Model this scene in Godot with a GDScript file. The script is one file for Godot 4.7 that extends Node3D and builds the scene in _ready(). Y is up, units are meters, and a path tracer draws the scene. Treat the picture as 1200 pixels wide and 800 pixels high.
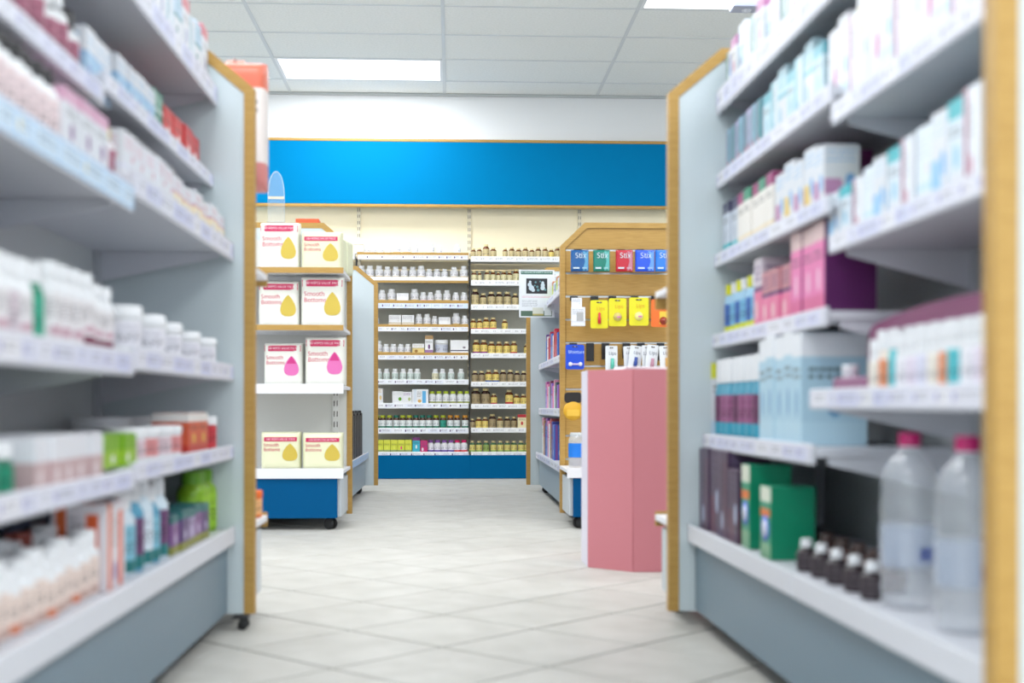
extends Node3D
# A pharmacy aisle: two low gondolas close by, two further on, a wall of supplement shelves at the end.
# x is right, -z runs down the aisle, metres.  Lengths down the aisle are written as d = -z.

const FPX := 1490.0
const EYE := 0.56
const YAW := 0.047997          # 2.75 degrees to the right of the aisle
const HORIZON := 475.0
const CEIL := 3.0
const TILE_D := 0.462          # diagonal of a floor tile

var rng := RandomNumberGenerator.new()
var mats := {}
var meshes := {}
var texs := {}
var names := {}
var font: SystemFont

# ------------------------------------------------------------------ survey helpers
func wx(px: float, d: float) -> float:
	return d * tan(atan((px - 600.0) / FPX) + YAW)

func wy(py: float, x: float, d: float) -> float:
	return EYE + (HORIZON - py) * (x * sin(YAW) + d * cos(YAW)) / FPX

# ------------------------------------------------------------------ nodes
func numbered(called: String) -> String:
	var n: int = names.get(called, 0)
	names[called] = n + 1
	return called if n == 0 else "%s_%03d" % [called, n]

func thing(called: String, label: String, category: String, at := Vector3.ZERO, turn := 0.0, group := "") -> Node3D:
	var o := Node3D.new()
	o.name = numbered(called)
	add_child(o)
	o.position = at
	o.rotation.y = turn
	o.set_meta("label", label)
	o.set_meta("category", category)
	if group != "":
		o.set_meta("group", group)
	return o

func structure(called: String) -> Node3D:
	var o := Node3D.new()
	o.name = called
	o.set_meta("kind", "structure")
	add_child(o)
	return o

func part(parent: Node, called: String, m: Mesh, mat: Material, at := Vector3.ZERO, rot := Vector3.ZERO) -> MeshInstance3D:
	var o := MeshInstance3D.new()
	o.name = called
	o.mesh = m
	o.material_override = mat
	o.position = at
	o.rotation = rot
	parent.add_child(o, true)
	return o

# ------------------------------------------------------------------ materials
func flat(c: Color, rough := 0.5, spec := 0.5) -> StandardMaterial3D:
	var key := "f%s%.2f%.2f" % [c.to_html(), rough, spec]
	if not mats.has(key):
		var m := StandardMaterial3D.new()
		m.albedo_color = c
		m.roughness = rough
		m.metallic_specular = spec
		mats[key] = m
	return mats[key]

func c8(r: int, g: int, b: int) -> Color:
	return Color(r / 255.0, g / 255.0, b / 255.0)

func metal(c: Color, rough: float) -> StandardMaterial3D:
	var key := "m%s%.2f" % [c.to_html(), rough]
	if not mats.has(key):
		var m := StandardMaterial3D.new()
		m.albedo_color = c
		m.metallic = 0.9
		m.roughness = rough
		mats[key] = m
	return mats[key]

func clear(c: Color, alpha: float) -> StandardMaterial3D:
	var key := "c%s%.2f" % [c.to_html(), alpha]
	if not mats.has(key):
		var m := StandardMaterial3D.new()
		m.transparency = BaseMaterial3D.TRANSPARENCY_ALPHA
		m.albedo_color = Color(c.r, c.g, c.b, alpha)
		m.roughness = 0.05
		mats[key] = m
	return mats[key]

func noise_img(w: int, h: int, fx: float, fy: float, seed_: int, lo: Color, hi: Color, gain := 1.0) -> ImageTexture:
	var key := "n%d_%d_%s" % [seed_, w, lo.to_html()]
	if texs.has(key):
		return texs[key]
	var n := FastNoiseLite.new()
	n.seed = seed_
	n.frequency = 0.02
	n.fractal_octaves = 4
	var im := Image.create(w, h, false, Image.FORMAT_RGB8)
	for y in h:
		for x in w:
			# blended with a shifted copy so that the edges meet
			var a := n.get_noise_2d(x * fx, y * fy)
			var b := n.get_noise_2d((x - w) * fx, y * fy)
			var e := n.get_noise_2d(x * fx, (y - h) * fy)
			var t := float(x) / w
			var s := float(y) / h
			var v := lerpf(lerpf(a, b, t), e, s * 0.5)
			im.set_pixel(x, y, lo.lerp(hi, clampf(0.5 + v * gain, 0.0, 1.0)))
	var tx := ImageTexture.create_from_image(im)
	texs[key] = tx
	return tx

func wood(horizontal: bool) -> StandardMaterial3D:
	var key := "wood%s" % horizontal
	if not mats.has(key):
		var m := StandardMaterial3D.new()
		m.albedo_texture = noise_img(256, 256, 0.5 if horizontal else 9.0, 9.0 if horizontal else 0.5, 5, c8(174, 134, 64), c8(193, 154, 82), 1.0)
		m.uv1_triplanar = true
		m.uv1_world_triplanar = true
		m.uv1_scale = Vector3(3.4, 3.4, 3.4)
		m.roughness = 0.45
		mats[key] = m
	return mats[key]

func textured(key: String, im: Image, rough := 0.4) -> StandardMaterial3D:
	if not mats.has(key):
		var m := StandardMaterial3D.new()
		m.albedo_texture = ImageTexture.create_from_image(im)
		m.roughness = rough
		mats[key] = m
	return mats[key]

func lines_of_print(im: Image, r: Rect2i, c: Color, step: int, seed_: int) -> void:
	var g := RandomNumberGenerator.new()
	g.seed = seed_
	var y := r.position.y
	while y < r.end.y:
		var x := r.position.x
		while x < r.end.x - 2:
			var w := g.randi_range(2, 6)
			im.fill_rect(Rect2i(x, y, mini(w, r.end.x - x), maxi(1, step / 2)), c)
			x += w + g.randi_range(1, 3)
		y += step

# the print of a carton: base colour, a top band, a lower block, a round mark, lines of type
func carton_print(base: Color, top: Color, low: Color, mark: Color, style: int) -> StandardMaterial3D:
	var key := "print%s%s%s%s%d" % [base.to_html(), top.to_html(), low.to_html(), mark.to_html(), style]
	if mats.has(key):
		return mats[key]
	var im := Image.create(64, 64, false, Image.FORMAT_RGB8)
	im.fill(base)
	match style:
		0:  # top band, block at the foot, mark in the middle
			im.fill_rect(Rect2i(0, 0, 64, 14), top)
			im.fill_rect(Rect2i(0, 50, 64, 14), low)
			lines_of_print(im, Rect2i(8, 20, 48, 8), base.darkened(0.45), 4, style + 3)
			disc(im, 32, 39, 8, mark)
		1:  # upright stripes
			im.fill_rect(Rect2i(6, 0, 12, 64), top)
			im.fill_rect(Rect2i(40, 8, 14, 56), low)
			disc(im, 29, 50, 7, mark)
			lines_of_print(im, Rect2i(21, 10, 16, 22), base.darkened(0.4), 5, style + 3)
		2:  # plain face, one oblique block, type
			for y in 64:
				im.fill_rect(Rect2i(0, y, int(14 + 0.5 * y), 1), low if y > 34 else base)
			lines_of_print(im, Rect2i(6, 6, 50, 12), top, 5, style + 3)
			disc(im, 46, 38, 9, mark)
		3:  # two halves
			im.fill_rect(Rect2i(0, 30, 64, 34), low)
			im.fill_rect(Rect2i(0, 26, 64, 4), top)
			disc(im, 20, 46, 9, mark)
			lines_of_print(im, Rect2i(8, 8, 46, 14), top, 5, style + 3)
		4:  # type only, thin rule
			lines_of_print(im, Rect2i(6, 8, 52, 18), top, 5, style + 3)
			im.fill_rect(Rect2i(0, 46, 64, 5), low)
			disc(im, 48, 34, 5, mark)
	return on_sheet(key, im, 0.35)

# small prints share sheets of equal cells: [image, columns, rows, cell width, cell height, used, materials]
var sheets := {}

func on_sheet(key: String, im: Image, rough: float) -> StandardMaterial3D:
	var cw := im.get_width()
	var ch := im.get_height()
	var id := "%dx%d" % [cw, ch]
	if not sheets.has(id):
		var cols := 1024 / cw
		var rws := 1024 / ch
		sheets[id] = [Image.create(cols * cw, rws * ch, false, Image.FORMAT_RGB8), cols, rws, cw, ch, 0, []]
	var sh: Array = sheets[id]
	var n: int = sh[5]
	sh[5] = n + 1
	var cx: int = n % sh[1]
	var cy: int = n / sh[1]
	sh[0].blit_rect(im, Rect2i(0, 0, cw, ch), Vector2i(cx * cw, cy * ch))
	var m := StandardMaterial3D.new()
	m.roughness = rough
	m.uv1_scale = Vector3((cw - 2.0) / (sh[1] * cw), (ch - 2.0) / (sh[2] * ch), 1)
	m.uv1_offset = Vector3((cx * cw + 1.0) / (sh[1] * cw), (cy * ch + 1.0) / (sh[2] * ch), 0)
	sh[6].append(m)
	mats[key] = m
	return m

func print_sheets() -> void:
	for id in sheets:
		var t := ImageTexture.create_from_image(sheets[id][0])
		for m in sheets[id][6]:
			m.albedo_texture = t

func disc(im: Image, cx: int, cy: int, r: int, c: Color) -> void:
	for y in range(cy - r, cy + r + 1):
		for x in range(cx - r, cx + r + 1):
			if (x - cx) * (x - cx) + (y - cy) * (y - cy) <= r * r and x >= 0 and y >= 0 and x < im.get_width() and y < im.get_height():
				im.set_pixel(x, y, c)

func label_paper(c: Color) -> StandardMaterial3D:
	var key := "paper" + c.to_html()
	if mats.has(key):
		return mats[key]
	if not texs.has("paper"):
		var im := Image.create(128, 32, false, Image.FORMAT_RGB8)
		im.fill(Color(1, 1, 1))
		for k in 4:
			lines_of_print(im, Rect2i(k * 32 + 7, 6, 18, 5), Color(0.62, 0.62, 0.66), 3, 11)
			lines_of_print(im, Rect2i(k * 32 + 5, 15, 22, 9), Color(0.5, 0.5, 0.52), 4, 12)
		texs["paper"] = ImageTexture.create_from_image(im)
	var m := StandardMaterial3D.new()
	m.albedo_texture = texs["paper"]
	m.albedo_color = c
	m.roughness = 0.5
	mats[key] = m
	return m

# a shelf-edge strip with price tickets
func ticket_strip(tone: Color, ink: Color, seed_: int, busy: float) -> StandardMaterial3D:
	var key := "ticket%s%d" % [tone.to_html(), seed_]
	if mats.has(key):
		return mats[key]
	var g := RandomNumberGenerator.new()
	g.seed = seed_
	var im := Image.create(512, 24, false, Image.FORMAT_RGB8)
	im.fill(tone)
	var x := 8
	while x < 490:
		var w := g.randi_range(30, 60)
		im.fill_rect(Rect2i(x, 3, mini(w - 4, 508 - x), 18), tone.lerp(Color(1, 1, 1), 0.5).lerp(c8(200, 205, 240), g.randf() * busy))
		if g.randf() < 0.6:
			im.fill_rect(Rect2i(x + 2, 7, 5, 9), ink)
		lines_of_print(im, Rect2i(x + 10, 7, mini(w - 20, 500 - x), 10), tone.darkened(0.35), 5, seed_ + x)
		x += w
	return on_sheet(key, im, 0.4)

# ------------------------------------------------------------------ meshes
func face(st: SurfaceTool, p: Array, n: Vector3, uv := []) -> void:
	var order := range(p.size())
	if (p[1] - p[0]).cross(p[2] - p[0]).dot(n) > 0.0:
		order.reverse()
	for k in range(1, p.size() - 1):
		for i in [order[0], order[k], order[k + 1]]:
			st.set_normal(n)
			st.set_uv(uv[i] if uv.size() else Vector2.ZERO)
			st.add_vertex(p[i])

# a box with chamfered edges; the front (+z), back and sides carry the whole print
func cbox(s: Vector3, b := 0.0015) -> ArrayMesh:
	var key := "b%.4f_%.4f_%.4f_%.4f" % [s.x, s.y, s.z, b]
	if meshes.has(key):
		return meshes[key]
	var st := SurfaceTool.new()
	st.begin(Mesh.PRIMITIVE_TRIANGLES)
	var h := s * 0.5
	b = minf(b, minf(h.x, minf(h.y, h.z)) * 0.45)
	for ax in 3:
		for sg in [-1.0, 1.0]:
			var u := (ax + 1) % 3
			var v := (ax + 2) % 3
			var n := Vector3.ZERO
			n[ax] = sg
			var p := []
			var uv := []
			for c in [[-1, -1], [1, -1], [1, 1], [-1, 1]]:
				var q := Vector3.ZERO
				q[ax] = sg * h[ax]
				q[u] = c[0] * (h[u] - b)
				q[v] = c[1] * (h[v] - b)
				p.append(q)
				var tx: float = (q.x / s.x if ax == 2 else q.z / s.z) + 0.5
				if sg * (1.0 if ax == 2 else -1.0) < 0.0:
					tx = 1.0 - tx
				uv.append(Vector2(tx, 0.5 - q.y / s.y) if ax != 1 else Vector2(0.5 + q.x / s.x * 0.9, 0.02))
			face(st, p, n, uv)
	for ax in 3:          # edges that run along ax
		var u := (ax + 1) % 3
		var v := (ax + 2) % 3
		for su in [-1.0, 1.0]:
			for sv in [-1.0, 1.0]:
				var p := []
				for c in [[-1, 0], [1, 0], [1, 1], [-1, 1]]:
					var q := Vector3.ZERO
					q[ax] = c[0] * (h[ax] - b)
					q[u] = su * (h[u] - (b if c[1] == 1 else 0.0))
					q[v] = sv * (h[v] - (0.0 if c[1] == 1 else b))
					p.append(q)
				var n := Vector3.ZERO
				n[u] = su
				n[v] = sv
				var e := []
				for q in p:
					e.append(Vector2(clampf(q.x / s.x + 0.5, 0.02, 0.98), clampf(0.5 - q.y / s.y, 0.02, 0.98)))
				face(st, p, n.normalized(), e)
	for sx in [-1.0, 1.0]:
		for sy in [-1.0, 1.0]:
			for sz in [-1.0, 1.0]:
				var k := Vector3(sx, sy, sz)
				var a := Vector3(h.x, h.y - b, h.z - b) * k
				var c := Vector3(h.x - b, h.y, h.z - b) * k
				var d := Vector3(h.x - b, h.y - b, h.z) * k
				face(st, [a, c, d], k.normalized())
	meshes[key] = st.commit()
	return meshes[key]

# a turned shape; profile of (radius, height) from the foot up, a repeated point makes a sharp edge
func lathe(pr: Array, seg := 18) -> ArrayMesh:
	var key := "l%d" % seg
	for p in pr:
		key += "_%.4f,%.4f" % [p.x, p.y]
	if meshes.has(key):
		return meshes[key]
	var st := SurfaceTool.new()
	st.begin(Mesh.PRIMITIVE_TRIANGLES)
	var total: float = maxf(pr[-1].y - pr[0].y, 0.0001)
	for k in pr.size() - 1:
		var a: Vector2 = pr[k]
		var b: Vector2 = pr[k + 1]
		if a.distance_to(b) < 0.00005:
			continue
		var t := (b - a).normalized()
		var na := Vector2(t.y, -t.x)
		var nb := na
		if k > 0 and a.distance_to(pr[k - 1]) > 0.00005:
			var tp: Vector2 = (a - pr[k - 1]).normalized()
			na = (na + Vector2(tp.y, -tp.x)).normalized()
		if k + 2 < pr.size() and b.distance_to(pr[k + 2]) > 0.00005:
			var tn: Vector2 = (pr[k + 2] - b).normalized()
			nb = (nb + Vector2(tn.y, -tn.x)).normalized()
		for i in seg:
			var q := []
			for c in [[i, a, na], [i + 1, a, na], [i + 1, b, nb], [i, b, nb]]:
				var an: float = TAU * c[0] / seg + PI
				q.append([Vector3(c[1].x * sin(an), c[1].y, c[1].x * cos(an)), Vector3(c[2].x * sin(an), c[2].y, c[2].x * cos(an)), Vector2(float(c[0]) / seg, 1.0 - (c[1].y - pr[0].y) / total)])
			for j in [0, 2, 1, 0, 3, 2]:
				if a.x < 0.0001 and j == 1 or b.x < 0.0001 and j == 3:
					pass
				st.set_normal(q[j][1])
				st.set_uv(q[j][2])
				st.add_vertex(q[j][0])
	meshes[key] = st.commit()
	return meshes[key]

# a flat outline (x, y) given thickness t in z
func prism(pts: PackedVector2Array, t: float) -> ArrayMesh:
	var st := SurfaceTool.new()
	st.begin(Mesh.PRIMITIVE_TRIANGLES)
	var lo := pts[0]
	var hi := pts[0]
	for p in pts:
		lo = lo.min(p)
		hi = hi.max(p)
	var tri := Geometry2D.triangulate_polygon(pts)
	for s in [-1.0, 1.0]:
		for k in range(0, tri.size(), 3):
			var q := []
			var uv := []
			for i in 3:
				var p := pts[tri[k + i]]
				q.append(Vector3(p.x, p.y, s * t * 0.5))
				uv.append(Vector2((p.x - lo.x) / (hi.x - lo.x), 1.0 - (p.y - lo.y) / (hi.y - lo.y)))
			face(st, q, Vector3(0, 0, s), uv)
	var cw := Geometry2D.is_polygon_clockwise(pts)
	for i in pts.size():
		var a := pts[i]
		var b := pts[(i + 1) % pts.size()]
		var e := (b - a).normalized()
		var n := Vector3(-e.y, e.x, 0) if cw else Vector3(e.y, -e.x, 0)
		face(st, [Vector3(a.x, a.y, -t / 2), Vector3(b.x, b.y, -t / 2), Vector3(b.x, b.y, t / 2), Vector3(a.x, a.y, t / 2)], n)
	return st.commit()

# a mitred band that follows an open outline, its inner side `w` further in
func banding(outer: PackedVector2Array, inner: PackedVector2Array, t: float) -> ArrayMesh:
	var ring := PackedVector2Array(outer)
	var back := PackedVector2Array(inner)
	back.reverse()
	ring.append_array(back)
	return prism(ring, t)

func rounded(w: float, h: float, r: float, steps := 4) -> PackedVector2Array:
	var p := PackedVector2Array()
	for c in [[1, 1, 0], [-1, 1, 1], [-1, -1, 2], [1, -1, 3]]:
		for k in steps + 1:
			var a: float = PI / 2 * (c[2] + float(k) / steps)
			p.append(Vector2(c[0] * (w / 2 - r) + r * cos(a), c[1] * (h / 2 - r) + r * sin(a)))
	return p

# the soft front of a filled bag, u and v run from -1 to 1
func bulge(u: float, v: float, d: float) -> float:
	return d * 0.5 * pow(maxf(1.0 - pow(absf(u), 14.0), 0.0), 0.4) * pow(maxf(1.0 - pow(absf(v), 14.0), 0.0), 0.4)

func pillow(w: float, h: float, d: float) -> ArrayMesh:
	var key := "p%.3f_%.3f_%.3f" % [w, h, d]
	if meshes.has(key):
		return meshes[key]
	var st := SurfaceTool.new()
	st.begin(Mesh.PRIMITIVE_TRIANGLES)
	var n := 18
	for s in [1.0, -1.0]:
		for i in n:
			for j in n:
				var q := []
				for c in [[i, j], [i + 1, j], [i + 1, j + 1], [i, j + 1]]:
					var u := sin((float(c[0]) / n - 0.5) * PI)
					var v := sin((float(c[1]) / n - 0.5) * PI)
					var crease := 0.0012 * sin(u * 17.0 + v * 3.0) * absf(v)
					q.append([Vector3(u * w / 2, v * h / 2, s * (bulge(u, v, d) + (crease if absf(u) < 0.999 and absf(v) < 0.999 else 0.0))), Vector2(u * 0.5 + 0.5, 0.5 - v * 0.5)])
				for k in ([0, 2, 1, 0, 3, 2] if s > 0 else [0, 1, 2, 0, 2, 3]):
					st.set_uv(q[k][1])
					st.set_smooth_group(0 if s > 0 else 1)
					st.add_vertex(q[k][0])
	st.index()
	st.generate_normals()
	meshes[key] = st.commit()
	return meshes[key]

# an outline in (u, v) laid on the front of the bag
func patch(w: float, h: float, d: float, pts: PackedVector2Array, lift := 0.0018) -> ArrayMesh:
	var st := SurfaceTool.new()
	st.begin(Mesh.PRIMITIVE_TRIANGLES)
	var c := Vector2.ZERO
	for p in pts:
		c += p / pts.size()
	for i in pts.size():
		var a := pts[i]
		var b := pts[(i + 1) % pts.size()]
		for k in 4:
			var t0 := k / 4.0
			var t1 := (k + 1) / 4.0
			var q := []
			for p in [c.lerp(a, t0), c.lerp(b, t0), c.lerp(b, t1), c.lerp(a, t1)]:
				q.append(Vector3(p.x * w / 2, p.y * h / 2, bulge(p.x, p.y, d) + lift))
			face(st, [q[0], q[2], q[3]] if k == 0 else q, Vector3(0, 0, 1))
	return st.commit()

func lettering(parent: Node, s: String, height: float, mat: Material, at: Vector3, centred := true) -> void:
	var key := "t%s%.4f%s" % [s, height, centred]
	if not meshes.has(key):
		var t := TextMesh.new()
		t.text = s
		t.font = font
		t.font_size = 32
		t.pixel_size = height / 23.0
		t.depth = 0.0006
		t.curve_step = 2.0
		t.horizontal_alignment = HORIZONTAL_ALIGNMENT_CENTER if centred else HORIZONTAL_ALIGNMENT_LEFT
		meshes[key] = t
	part(parent, "lettering", meshes[key], mat, at)

# ------------------------------------------------------------------ goods
# a supplement bottle: body with shoulder, screw cap, wrapped label
func bottle(o: Node3D, w: float, h: float, body: Material, cap: Material, paper: Material, foot: Material = null, cap_share := 0.22, cap_wide := 0.72) -> void:
	w = snappedf(w, 0.002)
	h = snappedf(h, 0.004)
	var r := w / 2
	var hc := h * cap_share
	var hb := h - hc
	var rn := r * cap_wide * 0.9
	var sh := hb * 0.80
	part(o, "body", lathe([Vector2(0, 0), Vector2(r * 0.9, 0), Vector2(r * 0.9, 0), Vector2(r, h * 0.03), Vector2(r, sh), Vector2(r * 0.95, sh + (hb - sh) * 0.3), Vector2(rn * 1.05, sh + (hb - sh) * 0.75), Vector2(rn, hb), Vector2(rn, hb), Vector2(0, hb)]), body)
	var rc := r * cap_wide
	part(o, "cap", lathe([Vector2(rc, 0), Vector2(rc, hc * 0.86), Vector2(rc * 0.93, hc), Vector2(rc * 0.93, hc), Vector2(0, hc)]), cap, Vector3(0, hb * 0.985, 0))
	var y0 := h * (0.07 if foot == null else 0.19)
	var lab := part(o, "wrap_label", lathe([Vector2(r + 0.0006, y0), Vector2(r + 0.0006, sh * 0.95)]), paper)
	if foot:
		part(lab, "label_foot", lathe([Vector2(r + 0.0006, h * 0.05), Vector2(r + 0.0006, y0)]), foot)

func carton(o: Node3D, w: float, h: float, dep: float, pr: Material) -> void:
	w = snappedf(w, 0.002)
	h = snappedf(h, 0.004)
	part(o, "carton_body", cbox(Vector3(w, h, dep), 0.001), pr, Vector3(0, h / 2, 0))
	part(o, "tuck_flap", cbox(Vector3(w * 0.94, 0.0014, dep * 0.9), 0.0004), pr, Vector3(0, h + 0.0005, 0))

func tub(o: Node3D, w: float, h: float, body: Material, lid: Material, paper: Material) -> void:
	w = snappedf(w, 0.002)
	h = snappedf(h, 0.004)
	var r := w / 2
	part(o, "body", lathe([Vector2(0, 0), Vector2(r * 0.92, 0), Vector2(r * 0.92, 0), Vector2(r * 0.96, h * 0.04), Vector2(r * 0.96, h * 0.75), Vector2(0, h * 0.75)], 22), body)
	part(o, "lid", lathe([Vector2(r, 0), Vector2(r, h * 0.22), Vector2(r * 0.95, h * 0.25), Vector2(r * 0.95, h * 0.25), Vector2(0, h * 0.25)], 22), lid, Vector3(0, h * 0.74, 0))
	part(o, "wrap_label", lathe([Vector2(r * 0.965, h * 0.12), Vector2(r * 0.965, h * 0.66)], 22), paper)

func dropper(o: Node3D, w: float, h: float, body: Material, cap: Material, paper: Material) -> void:
	w = snappedf(w, 0.002)
	h = snappedf(h, 0.004)
	var r := w / 2
	part(o, "body", lathe([Vector2(0, 0), Vector2(r * 0.92, 0), Vector2(r * 0.92, 0), Vector2(r, h * 0.03), Vector2(r, h * 0.6), Vector2(r * 0.8, h * 0.68), Vector2(r * 0.45, h * 0.72), Vector2(r * 0.45, h * 0.76), Vector2(0, h * 0.76)]), body)
	part(o, "cap", lathe([Vector2(r * 0.62, 0), Vector2(r * 0.56, h * 0.22), Vector2(r * 0.5, h * 0.25), Vector2(0, h * 0.25)]), cap, Vector3(0, h * 0.75, 0))
	part(o, "wrap_label", lathe([Vector2(r + 0.0006, h * 0.08), Vector2(r + 0.0006, h * 0.55)]), paper)

# ------------------------------------------------------------------ fittings
func castor(o: Node3D, at: Vector3, r := 0.028, turn := 0.0) -> void:
	var black := flat(c8(26, 26, 28), 0.55)
	var c := part(o, "castor", cbox(Vector3(0.04, 0.006, 0.04), 0.002), flat(c8(60, 60, 62), 0.5), at + Vector3(0, r * 2 + 0.005, 0), Vector3(0, turn, 0))
	for s in [-1.0, 1.0]:
		part(c, "wheel", lathe([Vector2(0, -0.006), Vector2(r * 0.8, -0.006), Vector2(r, -0.004), Vector2(r, 0.004), Vector2(r * 0.8, 0.006), Vector2(0, 0.006)], 20), black, Vector3(s * 0.013, -r - 0.005, 0.006), Vector3(0, 0, PI / 2))
	part(c, "fork", cbox(Vector3(0.012, r * 1.1, 0.016), 0.001), black, Vector3(0, -r * 0.55, 0.004))

# end panel of a gondola standing in local x = at; it reaches from z = z0 (aisle edge) back to z1
func end_panel(o: Node3D, at: float, z0: float, z1: float, tall := 1.465, low := 0.04, cz := 0.135, cy := 0.115) -> void:
	var w := 0.026
	var t := 0.03
	var pl := PackedVector2Array([Vector2(z0, low), Vector2(z0, tall - cy), Vector2(z0 - cz, tall), Vector2(z1 + cz, tall), Vector2(z1, tall - cy), Vector2(z1, low)])
	var k := w * 0.42
	var inn := PackedVector2Array([Vector2(z0 - w, low), Vector2(z0 - w, tall - cy - k), Vector2(z0 - cz - k, tall - w), Vector2(z1 + cz + k, tall - w), Vector2(z1 + w, tall - cy - k), Vector2(z1 + w, low)])
	# prism() builds in x, y: turn so that its x becomes local z
	var p := part(o, "end_panel", prism(inn, t - 0.006), flat(c8(203, 214, 218), 0.35), Vector3(at, 0, 0), Vector3(0, -PI / 2, 0))
	part(p, "wooden_edging", banding(pl, inn, t), wood(false))

func slotted_upright(o: Node3D, x: float, y0: float, y1: float, z: float, tone: Color, slots := true) -> void:
	var u := part(o, "upright", cbox(Vector3(0.03, y1 - y0, 0.02), 0.001), flat(tone, 0.4), Vector3(x, (y0 + y1) / 2, z))
	if slots:
		var st := SurfaceTool.new()
		st.begin(Mesh.PRIMITIVE_TRIANGLES)
		var y := y0 + 0.04
		while y < y1 - 0.05:
			for s in [-0.007, 0.007]:
				st.append_from(cbox(Vector3(0.0045, 0.026, 0.002), 0.0002), 0, Transform3D(Basis(), Vector3(s, y - (y0 + y1) / 2, 0.0098)))
			y += 0.05
		var so := part(u, "slots", st.commit(), flat(c8(70, 66, 60), 0.9))
		so.set_meta("kind", "stuff")

# a shelf: slab, front lip that holds tickets, a bracket at each end.  x0..x1 along, front at z, lip from yb to yt
func shelf(o: Node3D, x0: float, x1: float, z: float, deep: float, yb: float, yt: float, strip: Material, tone := Color(0.9, 0.905, 0.92), brackets := true, edge: Material = null) -> void:
	var w := x1 - x0
	var s := part(o, "shelf", cbox(Vector3(w - 0.004, 0.016, deep), 0.001), flat(tone, 0.4), Vector3((x0 + x1) / 2, yt - 0.016, z - deep / 2 - 0.004))
	var lip := part(s, "shelf_lip", cbox(Vector3(w - 0.004, yt - yb, 0.008), 0.0015), flat(tone, 0.4) if edge == null else edge, Vector3(0, (yb - yt) / 2 + 0.016, deep / 2 + 0.0045))
	if strip:
		part(s, "ticket_strip", cbox(Vector3(w - 0.012, (yt - yb) * (0.8 if edge == null else 0.62), 0.0016), 0.0003), strip, lip.position + Vector3(0, 0.0 if edge == null else (yt - yb) * (-0.17 if strip is StandardMaterial3D and strip.albedo_color == Color(1, 1, 1) else 0.19), 0.0045))
	if brackets:
		for e in [x0 + 0.012, x1 - 0.012]:
			var br := PackedVector2Array([Vector2(-deep / 2, -0.009), Vector2(deep * 0.42, -0.009), Vector2(deep * 0.42, -0.022), Vector2(-deep / 2, -0.085)])
			var key := "br%.3f" % deep
			if not meshes.has(key):
				meshes[key] = prism(br, 0.004)
			part(s, "bracket", meshes[key], flat(tone, 0.4), Vector3(e - (x0 + x1) / 2, 0, 0), Vector3(0, -PI / 2, 0))

# ------------------------------------------------------------------ rows of goods on the near gondolas
# where the sight line through picture column px meets the plane z = zf of gondola g, as a length along g
func along(g: Transform3D, px: float, zf: float) -> float:
	var inv := g.affine_inverse()
	var a := atan((px - 600.0) / FPX) + YAW
	var c := inv * Vector3(0, 0, 0)
	var v := inv.basis * Vector3(sin(a), 0, -cos(a))
	var t := (zf - c.z) / v.z
	return c.x + t * v.x

func row(g: Transform3D, y: float, zf: float, px0: float, px1: float, n: int, called: String, label: String, category: String, group: String, make: Callable, fill := 0.93, dep := 0.0) -> void:
	var a0 := along(g, px0, zf)
	var a1 := along(g, px1, zf)
	if g == GR:          # keep clear of the end panels
		a0 = clampf(a0, 0.008, 1.825)
		a1 = clampf(a1, 0.008, 1.825)
	elif g == GL:
		a0 = clampf(a0, 0.008, 1.99)
		a1 = clampf(a1, 0.008, 1.99)
	var step := (a1 - a0) / n
	var words := label.split("|")
	for k in n:
		var w := absf(step) * fill
		var dd := dep if dep > 0.0 else w
		var at := g * Vector3(a0 + step * (k + 0.5), y + 0.0005, zf - dd / 2 - rng.randf() * 0.006)
		var o := thing(called, words[k % words.size()], category, at, g.basis.get_euler().y + rng.randf_range(-0.02, 0.02), group)
		make.call(o, w, k)

func _ready() -> void:
	rng.seed = 20
	font = SystemFont.new()
	font.font_names = PackedStringArray(["Droid Sans"])
	font.font_weight = 400
	# ---------------- camera
	var cam := Camera3D.new()
	cam.name = "camera"
	add_child(cam)
	cam.position = Vector3(0, EYE, 0)
	cam.rotation = Vector3(0, -YAW, 0)
	cam.projection = Camera3D.PROJECTION_FRUSTUM
	cam.near = 0.1
	cam.far = 60.0
	cam.size = 0.1 * 800.0 / FPX
	cam.frustum_offset = Vector2(0, 0.1 * (HORIZON - 400.0) / FPX)
	var at := CameraAttributesPhysical.new()
	at.frustum_near = 0.1
	at.frustum_far = 60.0
	at.frustum_focal_length = 50.0
	at.exposure_aperture = 2.8
	at.frustum_focus_distance = 8.5
	cam.attributes = at
	cam.current = true
	# ---------------- environment
	var we := WorldEnvironment.new()
	we.name = "environment"
	var env := Environment.new()
	env.background_mode = Environment.BG_COLOR
	env.background_color = Color(0.88, 0.92, 0.95)
	env.background_energy_multiplier = 3.0
	env.tonemap_mode = Environment.TONE_MAPPER_LINEAR
	env.tonemap_exposure = 1.24
	env.sdfgi_enabled = true
	env.ssao_enabled = true
	env.ssil_enabled = true
	we.environment = env
	add_child(we)
	lights()
	shell()
	back_wall()
	near_gondolas()
	far_gondolas()
	pink_column()
	goods_back()
	goods_left()
	goods_right()
	goods_far()
	print_sheets()

# ------------------------------------------------------------------ light
const GX := [-4.85, -3.65, -2.45, -1.25, -0.05, 1.15, 2.35, 3.55]
const ROW0 := 9.58            # far edge of the tile row that holds the light in view

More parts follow.
